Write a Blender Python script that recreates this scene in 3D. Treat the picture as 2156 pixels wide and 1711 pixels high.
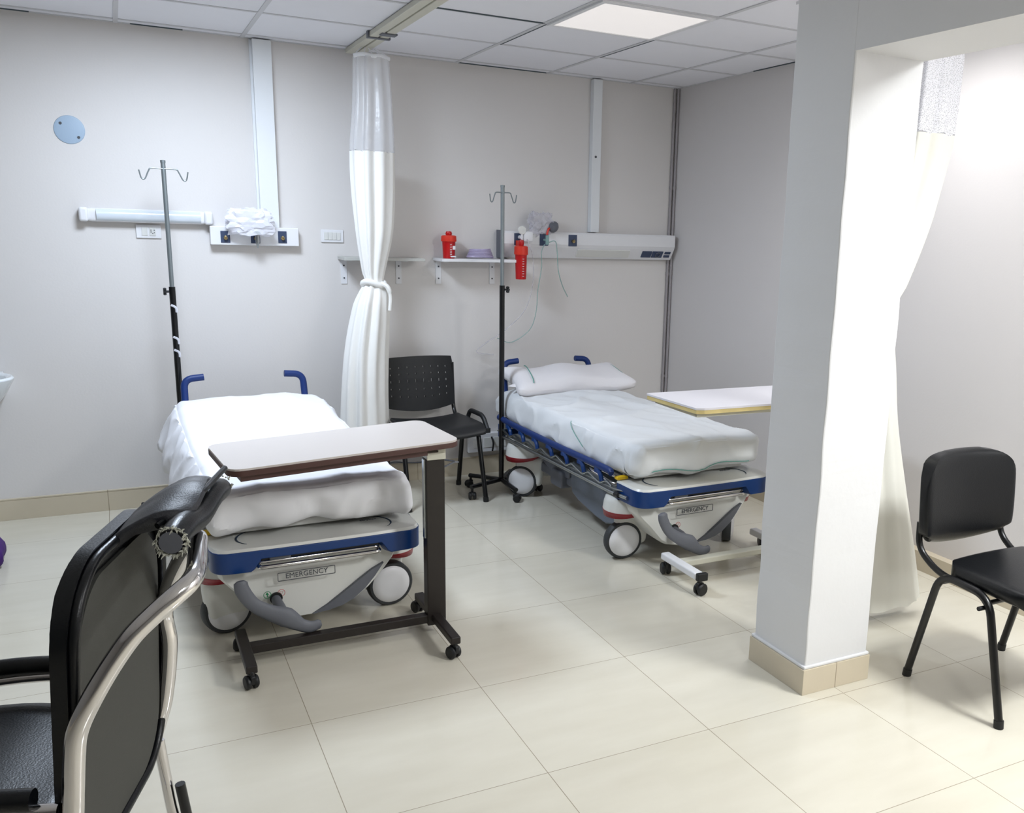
import bpy, bmesh, math, random
from mathutils import Vector, Matrix, noise
D = bpy.data
for o in list(D.objects): D.objects.remove(o)
S = bpy.context.scene
COL = S.collection
PI = math.pi
V = Vector

# ------------------------------------------------------------------ camera
YAW, PITCH, ROLL = 0.49676, 0.22008, 0.031706
cy, sy, cp, sp = math.cos(YAW), math.sin(YAW), math.cos(PITCH), math.sin(PITCH)
fw = V((sy*cp, cy*cp, -sp)); rt = V((cy, -sy, 0)); up = rt.cross(fw)
R = math.cos(ROLL)*rt + math.sin(ROLL)*up
U = -math.sin(ROLL)*rt + math.cos(ROLL)*up
cam = D.objects.new('camera', D.cameras.new('camera')); COL.objects.link(cam)
cam.matrix_world = Matrix(((R.x, U.x, -fw.x, -0.46746), (R.y, U.y, -fw.y, -2.91918), (R.z, U.z, -fw.z, 1.64598), (0, 0, 0, 1)))
cam.data.sensor_fit = 'HORIZONTAL'; cam.data.sensor_width = 36.0
cam.data.lens = 1928.633/2156*36
cam.data.shift_x = -211.287/2156; cam.data.shift_y = 63.04/2156
cam.data.clip_start = 0.05
S.camera = cam

# ------------------------------------------------------------------ world, exposure, lamps
w = D.worlds.new('world'); S.world = w; w.use_nodes = True
w.node_tree.nodes['Background'].inputs[0].default_value = (0.9, 0.93, 1, 1)
w.node_tree.nodes['Background'].inputs[1].default_value = 0.05
S.view_settings.view_transform = 'Standard'; S.view_settings.look = 'None'
S.view_settings.gamma = 1; S.view_settings.use_curve_mapping = False
S.view_settings.exposure = 0.38
CEIL = 2.631
def area_lamp(name, x, y, sx, sy_, power, col, spread):
    l = D.lights.new(name, 'AREA'); l.shape = 'RECTANGLE'; l.size = sx; l.size_y = sy_; l.energy = power; l.color = col; l.spread = math.radians(spread)
    o = D.objects.new(name, l); o.location = (x, y, CEIL-0.022); COL.objects.link(o); return o
LAMPS = [(-0.10, 1.49, 0.56, 0.56, 40, (0.73, 0.845, 1.0), 180),
         (2.50, 0.17, 0.56, 0.56, 6.5, (0.99, 0.99, 1.0), 150),
         (2.65, -2.20, 0.56, 0.56, 66, (0.96, 0.99, 1.0), 180),
         (0.90, -3.20, 0.56, 0.56, 22, (0.95, 0.98, 1.0), 180)]  # last one is an added fill lamp behind the camera
for i, a in enumerate(LAMPS): area_lamp('ceiling_panel_lamp', *a)

# ------------------------------------------------------------------ materials
def lin(c): return tuple((x/12.92 if x <= 0.04045 else ((x+0.055)/1.055)**2.4) for x in c)
def mat(name, rgb, rough=0.5, metal=0.0, bump=0.0, bscale=60, var=0.0, vscale=8, coat=0.0, alpha=1.0, spec=0.5, emit=0.0, sub=0.0, dirt=None):
    m = D.materials.new(name); m.use_nodes = True
    nt = m.node_tree; b = nt.nodes['Principled BSDF']
    c = lin(rgb)
    b.inputs['Roughness'].default_value = rough; b.inputs['Metallic'].default_value = metal
    b.inputs['Coat Weight'].default_value = coat; b.inputs['Specular IOR Level'].default_value = spec
    b.inputs['Alpha'].default_value = alpha
    tc = nt.nodes.new('ShaderNodeTexCoord')
    n = nt.nodes.new('ShaderNodeTexNoise'); n.inputs['Scale'].default_value = vscale; n.inputs['Detail'].default_value = 5
    nt.links.new(tc.outputs['Object'], n.inputs['Vector'])
    mx = nt.nodes.new('ShaderNodeMix'); mx.data_type = 'RGBA'
    v = max(var, 0.015)
    mx.inputs[6].default_value = tuple(x*(1-v) for x in c)+(1,); mx.inputs[7].default_value = tuple(min(1, x*(1+v)) for x in c)+(1,)
    nt.links.new(n.outputs['Fac'], mx.inputs[0])
    nt.links.new(mx.outputs[2], b.inputs['Base Color'])
    if emit:
        b.inputs['Emission Color'].default_value = (*c, 1); b.inputs['Emission Strength'].default_value = emit
    if bump:
        n2 = nt.nodes.new('ShaderNodeTexNoise'); n2.inputs['Scale'].default_value = bscale; n2.inputs['Detail'].default_value = 3
        nt.links.new(tc.outputs['Object'], n2.inputs['Vector'])
        bp = nt.nodes.new('ShaderNodeBump'); bp.inputs['Strength'].default_value = bump; bp.inputs['Distance'].default_value = 0.01
        nt.links.new(n2.outputs['Fac'], bp.inputs['Height']); nt.links.new(bp.outputs['Normal'], b.inputs['Normal'])
    return m
WALL = mat('wall_paint', (0.86, 0.845, 0.835), 0.55, bump=0.04, bscale=90, var=0.012, vscale=1.5)
DIMWALL = mat('unseen_wall_grey', (0.62, 0.61, 0.60), 0.6, bump=0.04, bscale=90)  # for unseen walls only, greyed to cut bounced fill and raise contrast
WALL2 = mat('right_wall_paint', (0.865, 0.85, 0.845), 0.5, bump=0.04, bscale=90, var=0.02, vscale=1.5)
PILLAR = mat('pillar_paint', (0.86, 0.86, 0.865), 0.6, bump=0.10, bscale=25, var=0.02, vscale=4)
CEILM = mat('ceiling_tile', (0.925, 0.925, 0.945), 0.85, bump=0.06, bscale=220, var=0.01)
BARM = mat('ceiling_grid', (0.80, 0.80, 0.81), 0.5)
GAPM = mat('grid_gap', (0.30, 0.34, 0.36), 0.9)
WHITE = mat('white_plastic', (0.90, 0.90, 0.91), 0.35)
CREAMP = mat('cream_plastic', (0.86, 0.86, 0.845), 0.4)
DUCT = mat('duct_plastic', (0.90, 0.91, 0.92), 0.4)
GREYP = mat('grey_plastic', (0.40, 0.41, 0.44), 0.55, bump=0.05)
SLATE = mat('slate_plastic', (0.42, 0.45, 0.50), 0.5, bump=0.03)
BLUE = mat('blue_plastic', (0.0, 0.20, 0.44), 0.32)
BLUER = mat('blue_rubber', (0.01, 0.17, 0.42), 0.5)
RED = mat('red_plastic', (0.56, 0.07, 0.13), 0.35)
CAN = mat('red_translucent_plastic', (0.74, 0.03, 0.05), 0.3)
CAP = mat('orange_red_cap', (0.85, 0.20, 0.12), 0.4)
SHROUD = mat('shroud_plastic', (0.86, 0.86, 0.84), 0.3, coat=0.2)
TYRE = mat('tyre_rubber', (0.20, 0.21, 0.22), 0.6)
CHROME = mat('chrome', (0.86, 0.85, 0.85), 0.09, 1.0, bump=0.01, bscale=20)
STEEL = mat('brushed_steel', (0.66, 0.68, 0.69), 0.3, 1.0)
ALU = mat('aluminium', (0.74, 0.74, 0.72), 0.35, 0.8)
GALV = mat('galvanised_pole', (0.55, 0.58, 0.59), 0.4, 0.7)
BLACKM = mat('black_paint', (0.04, 0.045, 0.055), 0.3)
BROWNM = mat('brown_paint', (0.12, 0.095, 0.085), 0.4, var=0.05)
BLACKP = mat('black_plastic', (0.07, 0.075, 0.085), 0.5)
LEATHER = mat('black_vinyl', (0.05, 0.058, 0.072), 0.30, bump=0.08, bscale=240, spec=0.35)
LEATHER2 = mat('dark_grey_vinyl', (0.15, 0.155, 0.18), 0.42, bump=0.12, bscale=300)
MESHF = mat('grey_back_fabric', (0.27, 0.27, 0.255), 0.9, bump=0.15, bscale=500)
TORN = mat('torn_fibre', (0.74, 0.74, 0.69), 0.95, bump=0.6, bscale=200, var=0.2, vscale=80)
SHEET = mat('white_sheet', (0.91, 0.91, 0.925), 0.8, bump=0.12, bscale=9)
SHEET2 = mat('pale_sheet', (0.88, 0.89, 0.90), 0.8, bump=0.18, bscale=8)
PILLOWM = mat('pillow_cotton', (0.90, 0.89, 0.90), 0.85, bump=0.2, bscale=14)
GREENL = mat('green_piping', (0.38, 0.62, 0.58), 0.7)
LAM = mat('beige_laminate', (0.80, 0.77, 0.75), 0.35)
WENGE = mat('brown_edge_band', (0.30, 0.19, 0.17), 0.5, var=0.08, vscale=20)
LAMW = mat('white_laminate', (0.88, 0.87, 0.89), 0.35)
YELE = mat('worn_yellow_edge', (0.84, 0.76, 0.52), 0.7, var=0.22, vscale=14)
CREAMM = mat('cream_metal', (0.80, 0.79, 0.73), 0.45, var=0.04, vscale=12)
CURT = mat('curtain_cotton', (0.95, 0.945, 0.93), 0.85, bump=0.15, bscale=30)
CURT2 = mat('curtain_cream', (0.90, 0.895, 0.86), 0.85, bump=0.08, bscale=30)
NAVY = mat('navy_print', (0.16, 0.24, 0.33), 0.5)
INK = mat('dark_print', (0.28, 0.29, 0.31), 0.6)
GREENI = mat('green_print', (0.10, 0.50, 0.30), 0.6)
REDI = mat('red_print', (0.80, 0.42, 0.42), 0.6)
YEL = mat('yellow_plastic', (0.93, 0.76, 0.08), 0.4)
SOCK = mat('navy_socket_plate', (0.22, 0.27, 0.38), 0.4)
BRASS = mat('brass', (0.70, 0.62, 0.45), 0.3, 0.9)
PURPLE = mat('purple_fabric', (0.25, 0.08, 0.42), 0.7)
DISC = mat('pale_blue_disc', (0.64, 0.72, 0.80), 0.5)
DIFF = mat('lamp_diffuser', (0.84, 0.87, 0.90), 0.2, coat=0.5)
LEDFAINT = mat('panel_diffuser', (0.97, 0.95, 0.94), 0.5, emit=0.35)  # diffuser with a faint even emission of its own
CERAM = mat('ceramic', (0.90, 0.92, 0.93), 0.1, coat=0.5)
LILAC = mat('lilac_tubing', (0.74, 0.70, 0.82), 0.3, alpha=0.8)
PIPEM = mat('grey_pipe_paint', (0.62, 0.60, 0.61), 0.45)
TEALT = mat('teal_tubing', (0.62, 0.76, 0.74), 0.25, alpha=0.55)
SHELFM = mat('grey_shelf', (0.74, 0.74, 0.72), 0.5)

def trans_mat(name, rgb, alpha, rough=0.2, stripes=0):
    m = mat(name, rgb, rough, bump=0.3, bscale=18)
    nt = m.node_tree; b = nt.nodes['Principled BSDF']
    if stripes:
        tc = nt.nodes.new('ShaderNodeTexCoord'); wv = nt.nodes.new('ShaderNodeTexVoronoi'); wv.inputs['Scale'].default_value = stripes
        nt.links.new(tc.outputs['Object'], wv.inputs['Vector'])
        r = nt.nodes.new('ShaderNodeMapRange'); r.inputs[1].default_value = 0.25; r.inputs[2].default_value = 0.5
        r.inputs[3].default_value = alpha*0.55; r.inputs[4].default_value = min(1, alpha*1.5)
        nt.links.new(wv.outputs['Distance'], r.inputs[0]); nt.links.new(r.outputs[0], b.inputs['Alpha'])
    else:
        b.inputs['Alpha'].default_value = alpha
    return m
CMESH = trans_mat('curtain_plastic_top', (0.94, 0.94, 0.95), 0.40, 0.22)
CMESH2 = trans_mat('curtain_net_top', (0.90, 0.90, 0.92), 0.62, 0.6, stripes=210)
BAG = trans_mat('clear_bag', (0.96, 0.96, 0.99), 0.62, 0.12)
BAG2 = trans_mat('clear_mask_plastic', (0.85, 0.84, 0.87), 0.4, 0.12)

def tile_floor():
    m = D.materials.new('floor_tile'); m.use_nodes = True; nt = m.node_tree; b = nt.nodes['Principled BSDF']
    L = nt.links
    g = nt.nodes.new('ShaderNodeTexCoord'); sx = nt.nodes.new('ShaderNodeSeparateXYZ'); L.new(g.outputs['Object'], sx.inputs[0])
    def mth(op, a, bb=None, c=None):
        n = nt.nodes.new('ShaderNodeMath'); n.operation = op
        for i, x in enumerate((a, bb, c)):
            if x is None: continue
            if isinstance(x, (int, float)): n.inputs[i].default_value = x
            else: L.new(x, n.inputs[i])
        return n.outputs[0]
    ds = []
    for ax in (0, 1):
        q = mth('DIVIDE', sx.outputs[ax], 0.6); f = mth('FRACT', q)
        d = mth('ABSOLUTE', mth('SUBTRACT', f, 0.5)); ds.append(mth('GREATER_THAN', d, 0.5-0.0021))
    gr = mth('MAXIMUM', ds[0], ds[1])
    tid = nt.nodes.new('ShaderNodeTexWhiteNoise'); tid.noise_dimensions = '2D'
    fl = nt.nodes.new('ShaderNodeVectorMath'); fl.operation = 'FLOOR'
    sc = nt.nodes.new('ShaderNodeVectorMath'); sc.operation = 'SCALE'; sc.inputs[3].default_value = 1/0.6
    L.new(g.outputs['Object'], sc.inputs[0]); L.new(sc.outputs[0], fl.inputs[0]); L.new(fl.outputs[0], tid.inputs['Vector'])
    n1 = nt.nodes.new('ShaderNodeTexNoise'); n1.inputs['Scale'].default_value = 3; n1.inputs['Detail'].default_value = 6
    mp = nt.nodes.new('ShaderNodeMapping'); mp.inputs['Scale'].default_value = (1, 4, 1); L.new(g.outputs['Object'], mp.inputs[0]); L.new(mp.outputs[0], n1.inputs['Vector'])
    s = mth('ADD', mth('MULTIPLY', n1.outputs['Fac'], 0.7), mth('MULTIPLY', tid.outputs['Value'], 0.3))
    mx = nt.nodes.new('ShaderNodeMix'); mx.data_type = 'RGBA'; L.new(s, mx.inputs[0])
    mx.inputs[6].default_value = (*lin((0.79, 0.765, 0.70)), 1); mx.inputs[7].default_value = (*lin((0.865, 0.846, 0.79)), 1)
    m2 = nt.nodes.new('ShaderNodeMix'); m2.data_type = 'RGBA'; L.new(gr, m2.inputs[0]); L.new(mx.outputs[2], m2.inputs[6])
    m2.inputs[7].default_value = (*lin((0.56, 0.52, 0.44)), 1)
    L.new(m2.outputs[2], b.inputs['Base Color'])
    L.new(mth('ADD', mth('MULTIPLY', gr, 0.5), mth('ADD', 0.12, mth('MULTIPLY', n1.outputs['Fac'], 0.08))), b.inputs['Roughness'])
    return m
FLOORM = tile_floor()
def skirt_mat():
    m = mat('skirting_tile', (0.80, 0.755, 0.67), 0.35, var=0.05, vscale=4); nt = m.node_tree; b = nt.nodes['Principled BSDF']; L = nt.links
    g = nt.nodes.new('ShaderNodeTexCoord'); sx = nt.nodes.new('ShaderNodeSeparateXYZ'); L.new(g.outputs['Object'], sx.inputs[0])
    outs = []
    for ax in (0, 1):
        n = nt.nodes.new('ShaderNodeMath'); n.operation = 'DIVIDE'; L.new(sx.outputs[ax], n.inputs[0]); n.inputs[1].default_value = 0.6
        f = nt.nodes.new('ShaderNodeMath'); f.operation = 'FRACT'; L.new(n.outputs[0], f.inputs[0])
        d = nt.nodes.new('ShaderNodeMath'); d.operation = 'SUBTRACT'; L.new(f.outputs[0], d.inputs[0]); d.inputs[1].default_value = 0.5
        a = nt.nodes.new('ShaderNodeMath'); a.operation = 'ABSOLUTE'; L.new(d.outputs[0], a.inputs[0])
        c = nt.nodes.new('ShaderNodeMath'); c.operation = 'GREATER_THAN'; L.new(a.outputs[0], c.inputs[0]); c.inputs[1].default_value = 0.4965
        outs.append(c.outputs[0])
    mxx = nt.nodes.new('ShaderNodeMath'); mxx.operation = 'MAXIMUM'; L.new(outs[0], mxx.inputs[0]); L.new(outs[1], mxx.inputs[1])
    old = b.inputs['Base Color'].links[0].from_socket
    m2 = nt.nodes.new('ShaderNodeMix'); m2.data_type = 'RGBA'; L.new(mxx.outputs[0], m2.inputs[0]); L.new(old, m2.inputs[6]); m2.inputs[7].default_value = (*lin((0.62, 0.57, 0.48)), 1)
    L.new(m2.outputs[2], b.inputs['Base Color'])
    return m
SKIRT = skirt_mat()

# ------------------------------------------------------------------ mesh helpers
def obj(name, bm, m, parent=None, smooth=True, bevel=0, solid=0, sub=0, label=None):
    bmesh.ops.recalc_face_normals(bm, faces=bm.faces)
    me = D.meshes.new(name); bm.to_mesh(me); bm.free()
    ms = m if isinstance(m, (list, tuple)) else [m]
    for x in ms: me.materials.append(x)
    o = D.objects.new(name, me); COL.objects.link(o)
    if parent: o.parent = parent
    if smooth:
        me.shade_smooth()
        try: me.set_sharp_from_angle(angle=math.radians(38))
        except Exception: pass
    if solid:
        md = o.modifiers.new('solid', 'SOLIDIFY'); md.thickness = solid; md.offset = 0
    if bevel:
        md = o.modifiers.new('bevel', 'BEVEL'); md.width = bevel; md.segments = 3; md.limit_method = 'ANGLE'; md.angle_limit = math.radians(40)
    if sub:
        md = o.modifiers.new('sub', 'SUBSURF'); md.levels = sub; md.render_levels = sub
    if label: o['label'] = label
    return o
def tag(o, label, cat, group=None):
    o['label'] = label; o['category'] = cat
    if group: o['group'] = group
    return o
def thing(name, label, cat, loc=(0, 0, 0), rz=0, group=None):
    o = D.objects.new(name, None); COL.objects.link(o); o.location = loc; o.rotation_euler = (0, 0, rz)
    o.empty_display_size = 0.1
    return tag(o, label, cat, group)
def struct(name, bm, m, **k):
    o = obj(name, bm, m, **k); o['kind'] = 'structure'; return o
def B(): return bmesh.new()
def box(bm, x0, x1, y0, y1, z0, z1, M=None, mi=0):
    vs = [bm.verts.new(V((x, y, z)) if M is None else M @ V((x, y, z))) for x in (x0, x1) for y in (y0, y1) for z in (z0, z1)]
    for f in ((0, 1, 3, 2), (4, 6, 7, 5), (0, 4, 5, 1), (2, 3, 7, 6), (0, 2, 6, 4), (1, 5, 7, 3)):
        bm.faces.new([vs[i] for i in f]).material_index = mi
def smooth_path(pts, n=6):
    P = [V(p) for p in pts]
    if len(P) < 3: return P
    out = []
    for i in range(len(P)-1):
        p0 = P[i-1] if i else P[0]*2-P[1]; p1 = P[i]; p2 = P[i+1]; p3 = P[i+2] if i+2 < len(P) else P[-1]*2-P[-2]
        for k in range(n):
            t = k/n
            out.append(0.5*((2*p1)+(p2-p0)*t+(2*p0-5*p1+4*p2-p3)*t*t+(3*p1-p0-3*p2+p3)*t**3))
    out.append(P[-1]); return out
def fillet(pts, r, n=5):
    P = [V(p) for p in pts]; out = [P[0]]
    for i in range(1, len(P)-1):
        a = (P[i-1]-P[i]); b = (P[i+1]-P[i]); rr = min(r, a.length*0.48, b.length*0.48)
        A = P[i]+a.normalized()*rr; Bq = P[i]+b.normalized()*rr
        for k in range(n+1):
            t = k/n; out.append((1-t)**2*A+2*t*(1-t)*P[i]+t*t*Bq)
    out.append(P[-1]); return out
def tube(bm, pts, r, seg=12, closed=False, flat=1.0, upv=None, caps=True, mi=0):
    P = [V(p) for p in pts]; n = len(P); rings = []
    T = []
    for i in range(n):
        if closed: t = P[(i+1) % n]-P[i-1]
        else: t = P[min(i+1, n-1)]-P[max(i-1, 0)]
        T.append(t.normalized())
    ref = V(upv) if upv else (V((0, 0, 1)) if abs(T[0].z) < 0.9 else V((1, 0, 0)))
    nrm = (ref-T[0]*ref.dot(T[0])).normalized()
    for i in range(n):
        if i and not upv: 
            ax = T[i-1].cross(T[i])
            if ax.length > 1e-7: nrm = Matrix.Rotation(T[i-1].angle(T[i]), 3, ax.normalized()) @ nrm
        if upv:
            q = ref-T[i]*ref.dot(T[i])
            if q.length > 1e-4: nrm = q.normalized()
        nrm = (nrm-T[i]*nrm.dot(T[i])).normalized()
        bn = T[i].cross(nrm)
        rr = r[i] if isinstance(r, (list, tuple)) else r
        rings.append([bm.verts.new(P[i]+nrm*(math.cos(2*PI*k/seg)*rr)+bn*(math.sin(2*PI*k/seg)*rr*flat)) for k in range(seg)])
    for i in range(n if closed else n-1):
        a, b = rings[i], rings[(i+1) % n]
        for k in range(seg):
            bm.faces.new((a[k], a[(k+1) % seg], b[(k+1) % seg], b[k])).material_index = mi
    if caps and not closed:
        bm.faces.new(rings[0]).material_index = mi; bm.faces.new(rings[-1]).material_index = mi
def cyl(bm, a, b, r, seg=20, r2=None, mi=0):
    tube(bm, [a, b], [r, r if r2 is None else r2], seg, mi=mi)
def lathe(bm, prof, seg=28, M=None, mi=0):
    rings = []
    for (r, z) in prof:
        if r < 1e-6: rings.append([bm.verts.new((M or Matrix()) @ V((0, 0, z)))])
        else: rings.append([bm.verts.new((M or Matrix()) @ V((r*math.cos(2*PI*k/seg), r*math.sin(2*PI*k/seg), z))) for k in range(seg)])
    for a, b in zip(rings, rings[1:]):
        for k in range(seg):
            q = [a[k % len(a)], a[(k+1) % len(a)], b[(k+1) % len(b)], b[k % len(b)]]
            u = []
            for v in q:
                if v not in u: u.append(v)
            if len(u) > 2: bm.faces.new(u).material_index = mi
def rrect(x0, x1, y0, y1, r, n=5):
    out = []
    for cx, cy_, a0 in ((x1-r, y1-r, 0), (x0+r, y1-r, PI/2), (x0+r, y0+r, PI), (x1-r, y0+r, 1.5*PI)):
        for k in range(n+1):
            a = a0+k/n*PI/2; out.append((cx+r*math.cos(a), cy_+r*math.sin(a)))
    return out
def prism(bm, outline, z0, z1, M=None, mi=0):
    M = M or Matrix()
    a = [bm.verts.new(M @ V((x, y, z0))) for x, y in outline]; b = [bm.verts.new(M @ V((x, y, z1))) for x, y in outline]
    bm.faces.new(a).material_index = mi; bm.faces.new(b).material_index = mi
    n = len(a)
    for k in range(n): bm.faces.new((a[k], a[(k+1) % n], b[(k+1) % n], b[k])).material_index = mi
XZ = Matrix(((1, 0, 0, 0), (0, 0, 1, 0), (0, 1, 0, 0), (0, 0, 0, 1)))   # outline (x,z), extruded in y
YZ = Matrix(((0, 0, 1, 0), (1, 0, 0, 0), (0, 1, 0, 0), (0, 0, 0, 1)))   # outline (y,z), extruded in x
def soft_box(bm, sx, sy_, sz, r, nx=14, ny=14, nz=6, fn=None):
    """rounded box centred at origin, every point passed through fn"""
    def rnd(p):
        c = V((max(-sx+r, min(sx-r, p.x)), max(-sy_+r, min(sy_-r, p.y)), max(-sz+r, min(sz-r, p.z))))
        d = p-c
        return c+d.normalized()*r if d.length > 1e-9 else p
    cache = {}
    def vert(p):
        k = (round(p.x, 5), round(p.y, 5), round(p.z, 5))
        if k not in cache:
            q = rnd(p); cache[k] = bm.verts.new(fn(q) if fn else q)
        return cache[k]
    def lins(s, n):  # denser near the ends
        return [s*math.sin(PI*(i/n-0.5)) if True else 0 for i in range(n+1)]
    X, Y, Z = lins(sx, nx), lins(sy_, ny), lins(sz, nz)
    def grid(A, Bq, mk):
        for i in range(len(A)-1):
            for j in range(len(Bq)-1):
                vs = [vert(mk(A[i], Bq[j])), vert(mk(A[i+1], Bq[j])), vert(mk(A[i+1], Bq[j+1])), vert(mk(A[i], Bq[j+1]))]
                if len(set(vs)) == 4:
                    try: bm.faces.new(vs)
                    except ValueError: pass
    for s in (-1, 1):
        grid(X, Y, lambda a, b: V((a, b, s*sz))); grid(X, Z, lambda a, b: V((a, s*sy_, b))); grid(Y, Z, lambda a, b: V((s*sx, a, b)))
def text_mesh(name, body, size, M, m, parent, depth=0.0006, label=None):
    c = D.curves.new(name, 'FONT'); c.body = body; c.size = size; c.extrude = depth; c.align_x = 'CENTER'; c.align_y = 'CENTER'
    t = D.objects.new(name, c); COL.objects.link(t)
    bpy.context.view_layer.update()
    me = D.meshes.new_from_object(t.evaluated_get(bpy.context.evaluated_depsgraph_get()))
    D.objects.remove(t)
    me.transform(M); me.materials.clear(); me.materials.append(m)
    o = D.objects.new(name, me); COL.objects.link(o); o.parent = parent
    if label: o['label'] = label
    return o
def fbm(p, s=1.0): return noise.noise(V(p)*s)

# ------------------------------------------------------------------ the room
XR, YW, XL, YB = 3.10, 2.854, -4.2, -6.4
b = B(); box(b, XL-.1, XR+.1, YB-.1, YW+.1, -0.1, 0); struct('floor', b, FLOORM, smooth=False)
b = B(); box(b, XL-.1, XR+.1, YW, YW+0.12, 0, 2.75); struct('wall_back', b, WALL, smooth=False)
b = B(); box(b, XR, XR+0.12, YB, YW, 0, 2.75); struct('wall_right', b, WALL2, smooth=False)
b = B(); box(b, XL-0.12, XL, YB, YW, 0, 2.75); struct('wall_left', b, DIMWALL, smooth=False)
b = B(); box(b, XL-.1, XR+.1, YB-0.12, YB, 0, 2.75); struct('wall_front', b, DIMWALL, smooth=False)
# ceiling : tiles and exposed T-bars, one mesh
TX, TY, TS = 1.4818, 2.7486, 0.6167
b = B(); box(b, XL-.1, XR+.1, YB-.1, YW+.1, CEIL, CEIL+0.1, mi=0)
i = -9
while TX+TS*i < XR:
    x = TX+TS*i
    if x > XL: box(b, x-0.011, x+0.011, YB, YW, CEIL-0.004, CEIL+0.001, mi=1)
    i += 1
j = 0
while TY-TS*j > YB:
    y = TY-TS*j; box(b, XL, XR, y-0.011, y+0.011, CEIL-0.0035, CEIL+0.001, mi=1); j += 1
# wall angle round the edge and the shadow gaps where tiles sit crooked
box(b, XL, XR, YW-0.02, YW, CEIL-0.003, CEIL+0.001, mi=1); box(b, XR-0.02, XR, YB, YW, CEIL-0.003, CEIL+0.001, mi=1)
def gapx(x0, x1, y): box(b, x0, x1, y-0.003, y+0.003, CEIL-0.0055, CEIL+0.001, mi=2)
def gapy(y0, y1, x): box(b, x-0.003, x+0.003, y0, y1, CEIL-0.0055, CEIL+0.001, mi=2)
gapx(1.49, 2.08, YW-0.022); gapx(-0.30, -0.05, YW-0.022); gapx(-1.2, -0.75, YW-0.022); gapy(0.3, 1.95, XR-0.024)
gapy(TY-TS*2, TY-TS*1, TX+0.012); gapy(TY-TS*2, TY-TS*1, TX+TS+0.012); gapx(TX-.55, TX, TY-TS*2-.012)
struct('ceiling', b, [CEILM, BARM, GAPM], smooth=False)
# free-standing pier and the downstand beam running to the front wall
b = B()
PX0, PX1, PY0, PY1, BZ = 1.655, 1.955, -0.54, -0.235, 2.228
def wob(x, y, z, e):
    d = 0.004*e
    return V((x+d*noise.noise(V((x*3, y*3, z*6))), y+d*noise.noise(V((x*3+9, y*3, z*6))), z))
nz = 60; loops = []
for k in range(nz+1):
    z = 2.63*k/nz; ring = []
    for (x, y) in rrect(PX0, PX1, PY0, PY1, 0.006, 2): ring.append(b.verts.new(wob(x, y, z, 1 if z < BZ-.05 else 0)))
    loops.append(ring)
for a, c in zip(loops, loops[1:]):
    for k in range(len(a)): b.faces.new((a[k], a[(k+1) % len(a)], c[(k+1) % len(a)], c[k]))
box(b, PX0, PX1, YB, PY0+0.003, BZ, 2.64)
struct('wall_center', b, PILLAR, smooth=False)
# skirting
b = B(); box(b, XL, XR, YW-0.012, YW, 0, 0.113); box(b, XL, XR, YW-0.014, YW, 0.113, 0.121); struct('baseboard_back', b, SKIRT, smooth=False, bevel=0.001)
b = B(); box(b, XR-0.05, XR, YB, YW-.012, 0, 0.1); struct('baseboard_right', b, SKIRT, smooth=False, bevel=0.001)
b = B(); box(b, XL, XL+0.012, YB, YW-.012, 0, 0.113); struct('baseboard_left', b, SKIRT, smooth=False)
b = B(); box(b, PX0-0.012, PX1+0.01, PY0-0.012, PY1+0.012, 0, 0.1); struct('baseboard_center', b, SKIRT, smooth=False, bevel=0.0015)
b = B(); box(b, PX0-0.009, PX1+0.007, PY0-0.009, PY1+0.009, 0.1, 0.112); struct('trim_1', b, PILLAR, smooth=False, bevel=0.004)

# ------------------------------------------------------------------ ceiling lights
def panel_light(x0, y0, x1, y1, label, lit):
    t = thing('ceiling_panel_light', label, 'ceiling light', ((x0+x1)/2, (y0+y1)/2, CEIL))
    hx, hy = (x1-x0)/2, (y1-y0)/2
    b = B()
    for a in ((-hx, hx, -hy, -hy+.022), (-hx, hx, hy-.022, hy), (-hx, -hx+.022, -hy+.022, hy-.022), (hx-.022, hx, -hy+.022, hy-.022)): box(b, *a, -0.012, 0.0)
    obj('frame', b, WHITE, t, smooth=False)
    b = B(); box(b, -hx+.022, hx-.022, -hy+.022, hy-.022, -0.008, -0.001)
    obj('diffuser', b, LEDFAINT if not lit else mat('lit_diffuser', (1, 1, 1), 0.5, emit=3.0), t, smooth=False)
panel_light(TX+.012, TY-3*TS+.012, TX+TS-.012, TY-2*TS-.012, 'square white panel light set in the tiled ceiling above the right-hand bed', False)
for (x, y, sx, sy_, p, c, sd), lb in zip(LAMPS, ('lit square ceiling panel over the left-hand bed', 'lit square ceiling panel just behind the pillar in the right-hand bay', 'lit square ceiling panel in the right-hand bay, farther from the pillar', 'added fill panel on the ceiling behind the camera, out of view')):
    panel_light(x-.3, y-.3, x+.3, y+.3, lb, True)

# ------------------------------------------------------------------ curtain track and curtains
b = B()
box(b, .80, .845, 0.2, 2.80, CEIL-.03, CEIL-.004); box(b, .855, .90, 0.2, 2.80, CEIL-.03, CEIL-.004); box(b, .845, .855, 0.2, 2.80, CEIL-.018, CEIL-.004)
t = thing('curtain_track', 'pale double curtain rail on the ceiling between the two bed bays', 'curtain rail')
obj('rail', b, CREAMM, t, smooth=False, bevel=0.003)
b = B(); box(b, .79, .91, 2.22, 2.25, CEIL-.036, CEIL-.002); obj('bracket', b, GREYP, t, smooth=False)
b = B(); box(b, .83, .91, 2.08, 2.14, CEIL-.036, CEIL-.028); obj('bracket', b, GREYP, t, smooth=False)

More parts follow.
